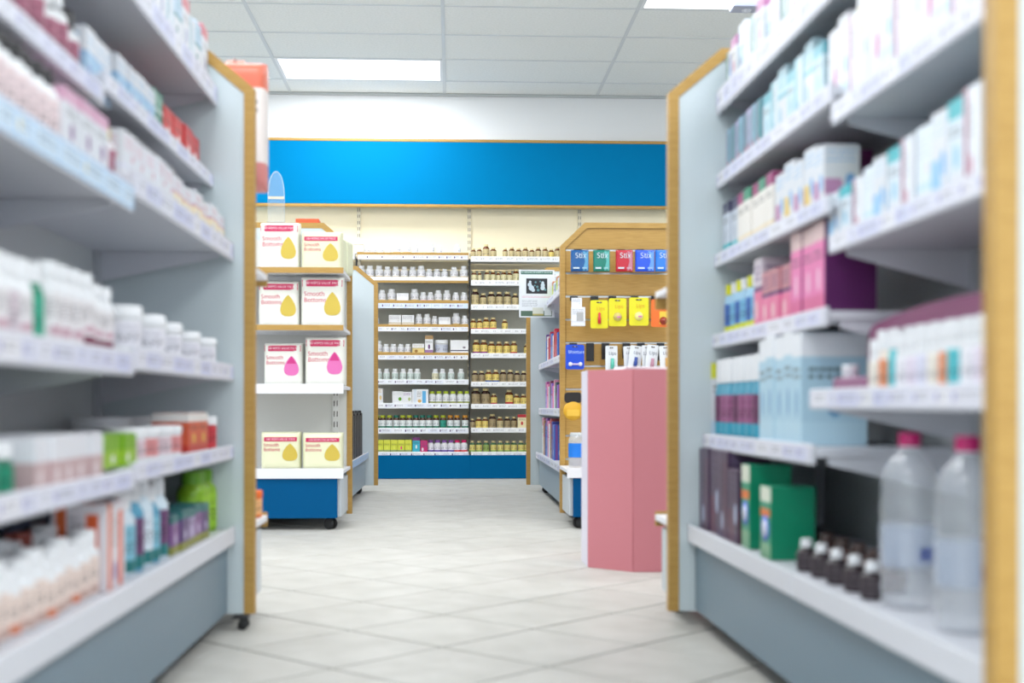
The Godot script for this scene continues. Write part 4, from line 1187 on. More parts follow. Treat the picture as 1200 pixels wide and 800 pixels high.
# ------------------------------------------------------------------ goods on the near right gondola
func goods_right() -> void:
	var white := flat(c8(226, 228, 232), 0.35)
	var wh := c8(222, 225, 231)
	var y1 := 1.3465
	var y2 := 1.1375
	var y3 := 0.9345
	var y4 := 0.7315
	var y5 := 0.4825
	var yb := 0.2525
	var t1 := [carton_print(wh, c8(60, 150, 130), c8(110, 150, 220), c8(40, 130, 120), 1), carton_print(wh, c8(190, 120, 170), c8(216, 224, 240), c8(190, 110, 160), 0), carton_print(c8(226, 234, 242), c8(170, 200, 216), c8(190, 214, 226), c8(120, 130, 170), 3), carton_print(wh, c8(200, 206, 220), wh, c8(220, 160, 190), 4)]
	row(GR, y1, -0.085, 842, 966, 13, "medicine_carton", "white carton with green and blue stripes, on the highest stocked shelf|white carton with mauve top band, on the highest stocked shelf|pale blue carton with grey-blue lower half, on the highest stocked shelf|white carton with small pink mark, on the highest stocked shelf", "carton", "highest shelf cartons", func(o, w, k): carton(o, w, 0.1 + 0.015 * (k % 3), 0.08, t1[k % 4]), 0.94, 0.08)
	row(GR, y2, -0.085, 843, 890, 8, "toothpaste_carton", "slim light blue carton with purple stripe, beside the icy cartons|slim sea-green carton with purple stripe, beside the icy cartons|slim lavender carton with purple stripe, beside the icy cartons", "carton", "slim striped cartons", func(o, w, k): carton(o, w, 0.115, 0.07, carton_print([c8(150, 190, 210), c8(110, 160, 170), c8(190, 190, 220)][k % 3], c8(130, 70, 130), c8(40, 140, 140), c8(220, 80, 110), 1)), 0.92, 0.07)
	row(GR, y2, -0.085, 891, 962, 7, "medicine_carton", "short icy blue carton with teal top, beside slim striped ones|icy blue carton with upright teal stripe, beside slim striped ones|tall icy carton with white lower half, beside slim striped ones", "carton", "icy blue cartons", func(o, w, k): carton(o, w, 0.115 + 0.012 * (k % 3), 0.07, carton_print(c8(200, 226, 236), c8(120, 190, 206), wh, c8(160, 200, 220), [0, 1, 3][k % 3])), 0.94, 0.07)
	row(GR, y3, -0.08, 842, 862, 2, "eye_drop_carton", "dark carton with turquoise foot next to the end panel", "carton", "turquoise foot cartons", func(o, w, k): carton(o, w, 0.13, 0.07, carton_print(c8(206, 214, 226), c8(70, 70, 100), c8(60, 190, 200), c8(180, 190, 206), 0)), 0.94, 0.07)
	row(GR, y3, -0.08, 863, 905, 5, "medicine_carton", "cream-white carton with magenta top, beside the yellow and blue ones|cream-white carton with green top, beside the yellow and blue ones", "carton", "green top cartons", func(o, w, k): carton(o, w, 0.13, 0.07, carton_print(c8(240, 236, 230), c8(70, 150, 120) if k % 2 else c8(160, 70, 120), c8(240, 226, 200), c8(238, 232, 226), 0)), 0.94, 0.07)
	row(GR, y3, -0.08, 906, 964, 5, "medicine_carton", "white carton with mauve corner and blue spot|white carton with yellow corner and blue spot", "carton", "yellow blue cartons", func(o, w, k): carton(o, w, 0.118 + 0.008 * (k % 2), 0.07, carton_print(wh, c8(150, 190, 226), c8(230, 200, 110) if k % 2 else c8(190, 140, 180), c8(120, 170, 220), 2)), 0.94, 0.07)
	row(GR, y3, -0.19, 930, 985, 3, "vitamin_carton", "plum purple carton behind the yellow and blue ones", "carton", "plum cartons", func(o, w, k): carton(o, w, 0.155, 0.07, carton_print(c8(120, 46, 104), c8(100, 36, 90), c8(120, 46, 104), c8(226, 226, 236), 1)), 0.8, 0.07)
	row(GR, y4, -0.075, 838, 882, 6, "cream_tube", "tube with dark blue label and yellow cap|tube with light blue label and white cap", "tube", "blue yellow tubes", func(o, w, k): bottle(o, 0.03, 0.13, flat(c8(160, 200, 226), 0.3), white if k % 2 else flat(c8(214, 214, 40), 0.4), label_paper(c8(120, 180, 216) if k % 2 else c8(70, 110, 180)), flat(c8(214, 220, 60), 0.4), 0.2, 0.8), 0.9, 0.034)
	row(GR, y4, -0.075, 883, 924, 4, "vitamin_carton", "taller grey-lilac carton between the blue tubes and pink cartons|brown-pink carton with purple rule, beside the taller grey-lilac one|brown-pink carton with purple rule in mid row|brown-pink carton with purple rule, beside the tall pink ones", "carton", "brown pink cartons with purple edges", func(o, w, k): carton(o, w, 0.12 + (0.035 if k == 0 else 0.0), 0.07, carton_print(c8(206, 196, 206) if k == 0 else c8(190, 130, 140), c8(90, 50, 110), c8(226, 120, 160), c8(230, 200, 200), 3)), 0.94, 0.07)
	row(GR, y4, -0.075, 926, 966, 3, "vitamin_carton", "tall pink carton with deep purple side", "carton", "tall pink cartons", func(o, w, k): pink_carton(o, w, 0.175), 0.96, 0.1)
	row(GR, y5, -0.05, 817, 832, 2, "slim_carton", "slim white carton with yellow square against the end panel", "carton", "yellow square cartons", func(o, w, k): carton(o, w, 0.185, 0.05, carton_print(wh, c8(214, 216, 60), c8(200, 220, 236), c8(140, 160, 220), 0)), 0.9, 0.05)
	row(GR, y5, -0.05, 833, 886, 7, "mouthwash_bottle", "white-capped mouthwash bottle with dark plum label|white-capped mouthwash bottle with mauve label|white-capped mouthwash bottle with mauve label", "bottle", "plum mouthwash bottles", func(o, w, k): bottle(o, 0.05, 0.19, flat(c8(90, 160, 186), 0.25), white, label_paper(c8(150, 90, 130) if k % 3 else c8(110, 60, 96)), flat(c8(60, 160, 186), 0.3), 0.3, 0.9), 0.9, 0.05)
	row(GR, y5, -0.05, 887, 937, 5, "mouthwash_carton", "ice blue carton with white top, beside the mauve-labelled bottles|slightly taller ice blue carton with white top, beside mauve-labelled bottles", "carton", "ice blue cartons", func(o, w, k): carton(o, w, 0.215 + 0.008 * (k % 2), 0.13, carton_print(c8(176, 210, 228), c8(232, 236, 242), c8(186, 218, 234), c8(110, 160, 200), 0)), 0.96, 0.13)
	row(GR, yb, -0.02, 812, 865, 4, "hair_dye_carton", "dark plum carton with upright stripes, beside the green badge cartons|dark plum carton with oblique block, beside the green badge cartons|dark plum carton with upright stripes, beside the green badge cartons|short dark plum carton right against the green badge cartons", "carton", "dark plum cartons", func(o, w, k): carton(o, w, 0.2 - 0.035 * (k / 3), 0.1, carton_print(c8(72, 52, 80), c8(90, 76, 104), c8(90, 44, 70), c8(170, 180, 206), [1, 2][k % 2])), 0.95, 0.1)
	row(GR, yb, -0.02, 864, 880, 1, "plaster_carton", "green carton with blue badge, taller of the two", "carton", "", func(o, w, k): badge_carton(o, 0.072, 0.18), 0.9, 0.09)
	row(GR, yb, -0.012, 882, 908, 1, "plaster_carton", "green carton with blue badge, the shorter one in front", "carton", "", func(o, w, k): badge_carton(o, 0.072, 0.145), 0.9, 0.09)
	# bay next to the camera
	var ya := y2 - 0.043
	var ta := [carton_print(wh, c8(216, 206, 220), wh, c8(200, 90, 160), 2), carton_print(wh, c8(226, 214, 222), c8(206, 226, 236), c8(90, 180, 210), 4), carton_print(c8(230, 236, 242), c8(190, 120, 160), wh, c8(220, 224, 236), 1), carton_print(wh, c8(226, 206, 120), wh, c8(150, 180, 220), 4)]
	row(GR, ya, -0.085, 968, 1175, 13, "medicine_carton", "tall white carton with oblique magenta mark, nearest bay's high shelf|tall white carton with aqua dot, nearest bay's high shelf|tall pale carton with mauve stripe, nearest bay's high shelf|tall white carton with yellow type, nearest bay's high shelf", "carton", "tall white cartons", func(o, w, k): carton(o, w, 0.16 + 0.012 * (k % 2), 0.08, ta[k % 4]), 0.95, 0.08)
	var yn := y3 - 0.075
	var tn := [carton_print(wh, c8(190, 216, 240), c8(150, 200, 236), c8(120, 180, 230), 2), carton_print(c8(226, 236, 244), c8(206, 214, 226), c8(200, 226, 240), c8(230, 210, 220), 4), carton_print(c8(226, 230, 238), c8(160, 80, 110), c8(236, 238, 242), c8(200, 140, 160), 1), carton_print(c8(216, 228, 238), c8(60, 180, 190), wh, c8(120, 190, 220), 0)]
	row(GR, yn, -0.08, 970, 1172, 12, "medicine_carton", "white carton with sky-blue corner above the purple stand|pale carton with turquoise top band above the purple stand|pale carton with rose stripe above the purple stand|plain pale blue carton with thin rule above the purple stand", "carton", "pale cartons above the purple stand", func(o, w, k): carton(o, w, 0.088 + 0.006 * k * 0.8, 0.07, tn[(k * 3) % 4]), 0.95, 0.07)
	row(GR, yn, -0.16, 1015, 1168, 7, "face_care_carton", "lime yellow carton behind the pale ones above the purple stand|grey-violet carton behind the pale ones above the purple stand|solid teal carton behind the pale ones above the purple stand|pale pink carton behind the pale ones above the purple stand|grey striped carton behind the pale ones above the purple stand|aqua and white carton behind the pale ones above the purple stand|white carton with aqua top behind the pale ones above the purple stand", "carton", "tall cartons behind the pale ones", func(o, w, k): carton(o, w, 0.125 + 0.015 * (k / 3), 0.07, [carton_print(c8(206, 216, 110), c8(90, 150, 120), wh, c8(220, 226, 180), 3), carton_print(c8(150, 170, 200), c8(120, 110, 150), c8(190, 206, 220), c8(220, 226, 236), 0), carton_print(c8(30, 170, 172), c8(40, 150, 160), c8(20, 150, 160), c8(120, 210, 210), 3), carton_print(c8(226, 216, 224), c8(200, 180, 196), wh, c8(200, 160, 180), 4), carton_print(c8(176, 190, 202), c8(150, 166, 180), c8(190, 204, 214), c8(206, 214, 222), 1), carton_print(c8(150, 206, 222), c8(120, 190, 210), c8(206, 230, 240), c8(60, 160, 226), 3), carton_print(c8(226, 232, 240), c8(150, 206, 222), c8(110, 190, 226), c8(60, 160, 226), 0)][k]), 0.94, 0.07)
	# the purple display stand on the wide white shelf
	var yc := 0.5815
	var zst := -0.128
	var prof := [[946, 0.0], [958, 0.035], [972, 0.066], [988, 0.09], [1005, 0.108], [1022, 0.12], [1045, 0.13], [1075, 0.137], [1110, 0.14], [1150, 0.14]]
	var s0 := maxf(along(GR, prof[0][0], zst), 0.938)
	var st := thing("display_stand", "purple printed display stand with a sweeping arched side on the white shelf", "display stand", GR * Vector3(s0, yc + 0.0005, zst), GR.basis.get_euler().y)
	var ramp := PackedVector2Array()
	for p in prof:
		ramp.append(Vector2(maxf(along(GR, p[0], zst), s0 + 0.002 * ramp.size()) - s0, p[1]))
	var ln := ramp[-1].x
	var under := PackedVector2Array(ramp)
	under.append(Vector2(ln, 0))
	part(st, "arched_body", prism(under, 0.15), flat(c8(132, 66, 106), 0.4), Vector3(0, 0.0005, -0.076))
	for k in 3:       # printed bands that run over the arch
		var lo := PackedVector2Array()
		for p in ramp:
			lo.append(p + Vector2(0, 0.0012))
		var low := PackedVector2Array()
		for p in ramp:
			low.append(p + Vector2(0.0004, 0.0002))
		part(st, "arch_band", banding(lo, low, 0.012), flat(c8(172, 128, 158) if k != 1 else c8(112, 50, 88), 0.4), Vector3(0, 0.0006, -0.02 - 0.045 * k))
	part(st, "front_rail", cbox(Vector3(0.17, 0.026, 0.06), 0.003), flat(c8(150, 96, 132), 0.4), Vector3(0.085, 0.0135, 0.032))
	row(GR, yc + 0.0275, -0.085, 975, 998, 1, "cream_pot", "small white pot alone on the purple stand's front rail", "pot", "", func(o, w, k): tub(o, 0.03, 0.024, white, white, label_paper(c8(226, 226, 234))), 0.9, 0.03)
	row(GR, yc, -0.045, 1012, 1178, 13, "lip_balm_tube", "slim tube with ivory label, front row before the purple stand|slim tube with orange label, front row before the purple stand|slim turquoise tube, front row before the purple stand|slim tube with plain white label, front row before the purple stand|slim tube with pale pink label, front row before the purple stand|slim tube with pale lilac label, front row before the purple stand", "tube", "packed white tubes", func(o, w, k): bottle(o, 0.03, 0.085 + 0.003 * k * 0.4, [white, flat(c8(240, 226, 214), 0.4), flat(c8(90, 196, 206), 0.4), white][k % 4] if k < 4 else white, white, label_paper([c8(240, 236, 226), c8(232, 150, 110), c8(90, 196, 206), c8(238, 238, 244), c8(236, 226, 240), c8(226, 226, 244)][k % 6]), null, 0.25, 0.92), 0.95, 0.032)
	row(GR, yc, -0.085, 1020, 1172, 9, "lip_balm_tube", "white-capped taller tube in the second packed row before the stand", "tube", "second row of white tubes", func(o, w, k): bottle(o, 0.032, 0.105, white, white, label_paper(c8(236, 234, 242)), null, 0.3, 0.9), 0.95, 0.034)
	row(GR, yc, -0.27, 1085, 1150, 4, "serum_bottle", "grey-teal dropper bottle behind the purple stand|white-capped pale dropper bottle behind the purple stand|dark brown dropper bottle behind the purple stand|bright teal dropper bottle behind the purple stand", "bottle", "serum bottles at the back", func(o, w, k): dropper(o, 0.046, 0.15, [flat(c8(120, 170, 180), 0.3), flat(c8(210, 214, 220), 0.3), flat(c8(90, 56, 40), 0.2), flat(c8(110, 180, 190), 0.3)][k], white if k == 1 else flat(c8(50, 60, 80), 0.3), label_paper([c8(120, 190, 196), c8(226, 226, 230), c8(160, 110, 80), c8(130, 200, 206)][k])), 0.95, 0.05)
	row(GR, yb, -0.02, 924, 1015, 5, "nail_polish_bottle", "small dark bottle with tall white cap on the base", "bottle", "small dark bottles", func(o, w, k): dropper(o, 0.036, 0.06, flat(c8(46, 36, 42), 0.15), white, label_paper(c8(70, 60, 66))), 0.9, 0.04)
	row(GR, yb, -0.08, 945, 1040, 5, "nail_polish_bottle", "brown lidded bottle behind the white-capped ones on the base", "bottle", "brown lidded bottles", func(o, w, k): dropper(o, 0.044, 0.06, flat(c8(70, 44, 40), 0.15), flat(c8(60, 40, 36), 0.4), label_paper(c8(120, 90, 86))), 0.9, 0.046)
	for px in [1066.0, 1134.0]:
		var z := -0.075
		var wb := thing("water_bottle", "large clear water bottle with magenta cap, beside the small dark bottles" if px < 1100.0 else "large clear water bottle with magenta cap, against the near wooden edge", "water bottle", GR * Vector3(along(GR, px, z), yb + 0.0005, z), 0.3)
		water_bottle(wb)

func pink_carton(o: Node3D, w: float, h: float) -> void:
	part(o, "carton_body", cbox(Vector3(w, h, 0.1), 0.001), flat(c8(92, 34, 92), 0.35), Vector3(0, h / 2, 0))
	part(o, "front_print", cbox(Vector3(w * 0.99, h * 0.99, 0.0012), 0.0003), carton_print(c8(226, 120, 176), c8(220, 190, 190), c8(214, 100, 150), c8(236, 190, 214), 0), Vector3(0, h / 2, 0.0502))

func badge_carton(o: Node3D, w: float, h: float) -> void:
	part(o, "carton_body", cbox(Vector3(w, h, 0.09), 0.001), flat(c8(0, 134, 98), 0.35), Vector3(0, h / 2, 0))
	var f := part(o, "front_print", cbox(Vector3(w * 0.985, h * 0.985, 0.0012), 0.0003), carton_print(c8(40, 150, 112), c8(226, 232, 214), c8(120, 170, 130), c8(60, 110, 210), 0), Vector3(0, h / 2, 0.0452))
	part(f, "badge", lathe([Vector2(0, 0), Vector2(w * 0.36, 0), Vector2(w * 0.36, 0.0012), Vector2(0, 0.0012)], 24), flat(c8(80, 110, 220), 0.4), Vector3(0, -h * 0.08, 0.0005), Vector3(PI / 2, 0, 0))
	part(f, "badge_centre", lathe([Vector2(0, 0), Vector2(w * 0.24, 0), Vector2(w * 0.24, 0.001), Vector2(0, 0.001)], 24), flat(c8(226, 228, 244), 0.4), Vector3(0, -h * 0.08, 0.0017), Vector3(PI / 2, 0, 0))
	part(f, "orange_flash", cbox(Vector3(w * 0.9, h * 0.1, 0.001), 0.0002), flat(c8(230, 120, 40), 0.4), Vector3(0, h * 0.14, 0.0007))

func water_bottle(o: Node3D) -> void:
	var m := clear(c8(226, 232, 240), 0.26)
	var pr := [Vector2(0, 0.006), Vector2(0.03, 0.0), Vector2(0.042, 0.004), Vector2(0.045, 0.016)]
	var y := 0.02
	while y < 0.17:
		pr.append_array([Vector2(0.045, y), Vector2(0.0435, y + 0.006), Vector2(0.045, y + 0.012)])
		y += 0.022
	pr.append_array([Vector2(0.0455, 0.19), Vector2(0.043, 0.21), Vector2(0.045, 0.22), Vector2(0.041, 0.245), Vector2(0.03, 0.266), Vector2(0.018, 0.28), Vector2(0.0145, 0.286), Vector2(0.0145, 0.298), Vector2(0, 0.298)])
	for k in pr.size():
		pr[k] = Vector2(pr[k].x * 0.96, pr[k].y * 0.84)
	part(o, "bottle_body", lathe(pr, 32), m)
	var lb := part(o, "wrap_label", lathe([Vector2(0.0445, 0.063), Vector2(0.0445, 0.126)], 32), clear(c8(206, 220, 244), 0.35))
	part(lb, "label_print", cbox(Vector3(0.03, 0.02, 0.001), 0.0002), clear(c8(70, 100, 190), 0.5), Vector3(0, 0.085, 0.0448))
	part(o, "neck_ring", lathe([Vector2(0.0145, 0), Vector2(0.018, 0.001), Vector2(0.018, 0.003), Vector2(0.0145, 0.004)], 24), flat(c8(210, 216, 224), 0.3), Vector3(0, 0.241, 0))
	part(o, "cap", lathe([Vector2(0.0165, 0), Vector2(0.0165, 0.019), Vector2(0.0155, 0.021), Vector2(0.0155, 0.021), Vector2(0, 0.021)], 24), flat(c8(196, 30, 110), 0.4), Vector3(0, 0.2445, 0))

# ------------------------------------------------------------------ goods further down the aisle
func wipes(x0: float, x1: float, py_top: float, base_y: float, yellow: bool, label: String, cream: bool, group := "") -> void:
	var d := 5.86
	var xa := wx(x0, 5.78)
	var xb := wx(x1, 5.78)
	var w := xb - xa
	var h := wy(py_top, xa, 5.78) - base_y
	var dep := 0.13
	var o := thing("wipes_pack", label, "wipes pack", Vector3((xa + xb) / 2, base_y + h / 2, -d), rng.randf_range(-0.05, 0.05), group)
	part(o, "pack_body", pillow(w, h, dep), flat(c8(236, 236, 228) if not cream else c8(234, 234, 200), 0.3))
	var red := flat(c8(206, 28, 92), 0.35)
	var bt := 0.86 if not cream else 0.72
	var bb := 0.60 if not cream else 0.50
	var band := PackedVector2Array()
	for k in 7:
		band.append(Vector2(lerpf(-0.93, 0.93, k / 6.0) * (1.0 if not cream else 0.88), bb))
	for k in 7:
		band.append(Vector2(lerpf(0.93, -0.93, k / 6.0) * (1.0 if not cream else 0.88), bt))
	var bd := part(o, "top_band", patch(w, h, dep, band), red)
	lettering(bd, "240 WIPES VALUE PACK", h * (0.047 if not cream else 0.052), flat(c8(248, 226, 234), 0.4), Vector3(0, (bt + bb) / 4 * h, dep / 2 + 0.0022))
	var dp := PackedVector2Array()
	for k in 20:
		var a := TAU * k / 20.0
		var r := 0.40
		var yy := -cos(a)
		var sx := signf(sin(a)) if absf(sin(a)) > 0.001 else 0.0
		var xx := sx * (pow(maxf(1.0 - pow(yy, 1.5), 0.0), 0.8) if yy > 0.0 else pow(maxf(1.0 - pow(-yy, 3.0), 0.0), 0.4))
		dp.append(Vector2(0.47 + xx * r * 0.95, -0.2 + yy * (0.58 if yy > 0.0 else 0.34)))
	var tone := c8(208, 182, 72) if yellow else c8(222, 110, 178)
	var dr := part(o, "drop_print", patch(w, h, dep, dp), flat(tone, 0.4))
	if not yellow:
		var q := PackedVector2Array()
		for k in 9:
			q.append(Vector2(0.47 + [-0.24, 0.24, 0.2, 0.14, 0.08, 0.0, -0.08, -0.14, -0.2][k] * 1.0, [0.02, 0.02, 0.1, 0.2, 0.28, 0.36, 0.28, 0.2, 0.1][k]))
		part(dr, "drop_tip", patch(w, h, dep, q, 0.0026), flat(c8(206, 50, 130), 0.4))
	lettering(o, "Smooth", h * 0.083, red, Vector3(-w * 0.42, h * 0.15, dep / 2 + 0.001), false)
	lettering(o, "Bottoms", h * 0.083, red, Vector3(-w * 0.42, h * 0.03, dep / 2 + 0.001), false)

func blister(x0: float, x1: float, y0: float, y1: float, d: float, base: Color, title: String, ink: Color, kind: String, label: String, group := "", tilt := 0.0) -> Node3D:
	var xa := wx(x0, d)
	var xb := wx(x1, d)
	var ya := wy(y1, xa, d)
	var yb := wy(y0, xa, d)
	var w := xb - xa
	var h := yb - ya
	var o := thing("pouch" if kind == "pouch" else "blister_card", label, "pouch" if kind == "pouch" else "blister pack", Vector3((xa + xb) / 2, (ya + yb) / 2, -d), 0.0, group)
	o.rotation.z = tilt
	if kind == "pouch":
		part(o, "pouch_body", pillow(w, h, 0.024), flat(base, 0.25))
		lettering(o, title, h * 0.23, flat(ink, 0.4), Vector3(w * 0.04, h * 0.23, 0.0139))
		var curve := PackedVector2Array([Vector2(0.3, -0.9), Vector2(0.92, -0.9), Vector2(0.92, 0.85), Vector2(0.3, 0.85), Vector2(0.5, 0.3), Vector2(0.56, -0.1), Vector2(0.48, -0.5)])
		part(o, "pale_swoosh", patch(w, h, 0.024, curve, 0.0012), flat(base.lerp(Color(0.75, 0.95, 1.0), 0.45), 0.3))
		part(o, "foot_print", cbox(Vector3(w * 0.34, h * 0.07, 0.0008), 0.0002), flat(ink, 0.4), Vector3(-w * 0.2, -h * 0.34, 0.0139))
		part(o, "foot_print", cbox(Vector3(w * 0.26, h * 0.07, 0.0008), 0.0002), flat(ink.lerp(base, 0.3), 0.4), Vector3(w * 0.26, -h * 0.34, 0.0139))
	else:
		part(o, "card", prism(rounded(w, h, w * 0.1), 0.003), flat(base, 0.35))
		lettering(o, title, h * 0.12, flat(ink, 0.4), Vector3(w * 0.08, h * 0.2, 0.0022))
		part(o, "hang_slot", cbox(Vector3(w * 0.3, h * 0.045, 0.001), 0.0003), flat(c8(70, 60, 40), 0.6), Vector3(0, h * 0.42, 0.0018))
	# the hook it hangs from
	var hook := part(o, "hook_rod", lathe([Vector2(0, 0), Vector2(0.0022, 0), Vector2(0.0022, 0.12), Vector2(0, 0.12)], 8), metal(c8(190, 190, 194), 0.35), Vector3(0, h * 0.42, -0.06), Vector3(PI / 2, 0, 0))
	hook.position = Vector3(0, h * 0.42, -0.11)
	return o

func flag(px: float, py: float, d: float, h := 0.03) -> void:
	var x := wx(px, d)
	var o := thing("hook_flag", "black plastic flag plate on an empty hook of the wooden board" if h > 0.05 else "short black plate of a hook in the wooden board's groove", "hook plate", Vector3(x, wy(py, x, d), -d), 0.0, "black hook plates" if h < 0.05 else "long black hook plates")
	part(o, "plate", cbox(Vector3(0.038, h, 0.004), 0.001), flat(c8(24, 24, 28), 0.4), Vector3(0, -h / 2, 0))
	part(o, "lug", cbox(Vector3(0.03, 0.006, 0.02), 0.001), flat(c8(24, 24, 28), 0.4), Vector3(0, -0.004, -0.008))

func goods_far() -> void:
	# wipes, two to a shelf in view, and the packs behind
	var y0 := 0.2705
	var y1 := 0.6495
	var y2 := 0.9145
	var y3 := 1.1725
	wipes(303, 350, 259, y3, true, "big wipes pack with yellow drop on the highest wipes shelf", false)
	wipes(352, 400, 270, y3, true, "cream wipes pack with yellow drop on the highest wipes shelf", true)
	wipes(301, 349.5, 328, y2, true, "wipes pack with yellow drop on second wipes shelf, away from the post", false)
	wipes(351, 402, 323, y2, true, "taller wipes pack with yellow drop on second wipes shelf, by the post", false)
	wipes(308, 354, 401, y1, false, "wipes pack with pink drop away from the wooden post", false)
	wipes(356, 404, 394, y1, false, "taller wipes pack with pink drop next to the wooden post", false)
	wipes(304, 351, 506, y0, true, "cream wipes pack with yellow drop on the lowest shelf, away from the post", true)
	wipes(353, 401, 507, y0, true, "cream wipes pack with yellow drop on the lowest shelf, by the post", true)
	for k in 2:
		var sp := thing("wipes_pack", "cream wipes pack pushed in behind the others, seen edge on", "wipes pack", Vector3(-0.52 + 0.022 * k, y3 + 0.082, -5.93 - 0.112 * k), 1.35, "wipes packs seen edge on")
		part(sp, "pack_body", pillow(0.1, 0.162, 0.05), flat(c8(226, 228, 196), 0.3))
		part(sp, "crimped_seal", cbox(Vector3(0.003, 0.14, 0.02), 0.001), flat(c8(236, 238, 216), 0.3), Vector3(0.05, 0, 0))
	# orange tray and clear sign on top of that gondola
	var tr := thing("orange_tray", "shallow orange tray on top of the gondola above the wipes", "tray", Vector3(wx(364, 6.3), 1.4375, -6.2))
	part(tr, "tray_floor", cbox(Vector3(0.11, 0.004, 0.1), 0.001), flat(c8(236, 84, 40), 0.4), Vector3(0, 0.002, 0))
	for s in [-1.0, 1.0]:
		part(tr, "tray_side", cbox(Vector3(0.004, 0.02, 0.1), 0.001), flat(c8(236, 84, 40), 0.4), Vector3(s * 0.053, 0.01, 0))
		part(tr, "tray_side", cbox(Vector3(0.11, 0.02, 0.004), 0.001), flat(c8(240, 96, 50), 0.4), Vector3(0, 0.01, s * 0.048))
	var cs := thing("clear_sign_holder", "clear acrylic sign holder with rounded top standing above the wipes", "sign holder", Vector3(wx(324, 6.2), 1.4375, -6.19))
	var arch := PackedVector2Array([Vector2(-0.041, 0), Vector2(0.041, 0), Vector2(0.041, 0.13)])
	for k in 13:
		var a := PI * k / 12.0
		arch.append(Vector2(cos(a) * 0.041, 0.14 + sin(a) * 0.115))
	arch.append(Vector2(-0.041, 0.13))
	part(cs, "acrylic_sheet", prism(arch, 0.004), clear(c8(215, 230, 245), 0.1))
	part(cs, "acrylic_rim", banding(arch, shrink(arch, 0.006), 0.006), clear(c8(200, 222, 242), 0.32))
	part(cs, "paper_insert", cbox(Vector3(0.078, 0.014, 0.002), 0.0003), flat(c8(214, 206, 190), 0.5), Vector3(0, 0.125, 0.004))
	part(cs, "foot", cbox(Vector3(0.082, 0.006, 0.05), 0.001), clear(c8(215, 230, 245), 0.4), Vector3(0, 0.003, 0))
	# black cartons on the left aisle side
	for k in 8:
		var z := 7.06 + 0.135 * k
		var o := thing("black_carton", "upright black carton on the gondola base beyond the wipes", "carton", Vector3(-0.588, 0.2505, -z), PI / 2, "black cartons")
		part(o, "carton_body", cbox(Vector3(0.1, 0.25 + 0.012 * (k % 2), 0.06), 0.002), flat(c8(34, 35, 38), 0.4), Vector3(0, 0.125 + 0.006 * (k % 2), 0))
		part(o, "lid", cbox(Vector3(0.07, 0.016, 0.05), 0.002), flat(c8(46, 47, 50), 0.4), Vector3(0, 0.258 + 0.012 * (k % 2), 0))
	# slim cartons on the right aisle side
	var rows := [
		[0.822, 638, [c8(20, 110, 200), c8(230, 226, 232), c8(200, 40, 56), c8(196, 36, 60)], 0.185, "%s slim carton on the third shelf up", ["blue", "white", "red", "crimson"]],
		[0.537, 638, [c8(150, 110, 206), c8(236, 130, 180), c8(232, 234, 238), c8(60, 80, 90)], 0.17, "%s slim carton on the second shelf up", ["lilac", "pink", "white", "slate"]],
		[0.2505, 634, [c8(226, 228, 234), c8(160, 116, 70), c8(70, 76, 160), c8(60, 110, 200), c8(232, 150, 190)], 0.23, "%s carton on the base shelf beyond the slatted board", ["white", "brown", "indigo", "blue", "pink"]],
		[1.182, 645, [c8(206, 220, 90), c8(226, 232, 236), c8(120, 180, 210)], 0.11, "%s carton on the top shelf beyond the slatted board", ["lime", "white", "light blue"]]]
	for r in rows:
		var zf := -0.03 if r[0] > 0.3 else -0.01
		var a0 := along(GR2, r[1], zf)
		for k in 9:
			var c: Color = r[2][k % r[2].size()]
			var p := GR2 * Vector3(a0 + 0.05 + k * 0.105, r[0], zf - 0.045)
			var o := thing("toiletry_carton", r[4] % r[5][k % r[5].size()], "carton", p, GR2.basis.get_euler().y + rng.randf_range(-0.04, 0.04), "toiletry cartons beyond the board")
			carton(o, 0.085, r[3] - 0.016 * (k % 3), 0.075, carton_print(c, c.lerp(Color(0.8, 0.2, 0.4), 0.5), c.lightened(0.25), c.lightened(0.6), [0, 3, 1][k % 3]))
	# packs on the slatted board
	var d := 6.03
	var stx := [[668.8, 689.8, c8(0, 84, 150), "dark blue"], [695, 714.5, c8(0, 120, 104), "green"], [721.5, 741.6, c8(190, 20, 48), "red"], [744.3, 766.8, c8(20, 80, 216), "bright blue"], [767.6, 788, c8(30, 120, 222), "light blue"]]
	for s in stx:
		blister(s[0], s[1], 292.8, 318.3, d, s[2], "Stix", c8(210, 226, 236), "pouch", "%s foil pouch hanging in the board's top row" % s[3])
	for px in [677.0, 704.0, 728.0, 750.0, 773.0]:
		flag(px, 292, 6.135, 0.022)
	var bx := thing("nipple_shield_box", "folded white box with a window hanging from the second row", "box", Vector3(wx(676, d), wy(366, 0.5, d), -d))
	part(bx, "box_front", cbox(Vector3(0.066, 0.09, 0.03), 0.002), carton_print(c8(228, 230, 236), c8(150, 154, 170), c8(214, 216, 224), c8(190, 194, 206), 4), Vector3(0.006, -0.02, 0))
	part(bx, "window", cbox(Vector3(0.032, 0.042, 0.002), 0.0005), flat(c8(176, 176, 178), 0.2), Vector3(0.014, -0.02, 0.0155))
	part(bx, "hang_card", cbox(Vector3(0.05, 0.05, 0.003), 0.001), carton_print(c8(232, 234, 240), c8(110, 116, 140), c8(228, 230, 236), c8(200, 204, 214), 4), Vector3(0.0, 0.045, -0.008))
	part(bx, "hook_rod", lathe([Vector2(0, 0), Vector2(0.0022, 0), Vector2(0.0022, 0.11), Vector2(0, 0.11)], 8), metal(c8(190, 190, 194), 0.35), Vector3(0, 0.06, -0.118), Vector3(PI / 2, 0, 0))
	var lip := [[692, 712.4, 351.6, 384.6, "lipstick"], [713.4, 734, 349.4, 382, "ball"], [737.3, 760, 348.5, 381.4, "dome"]]
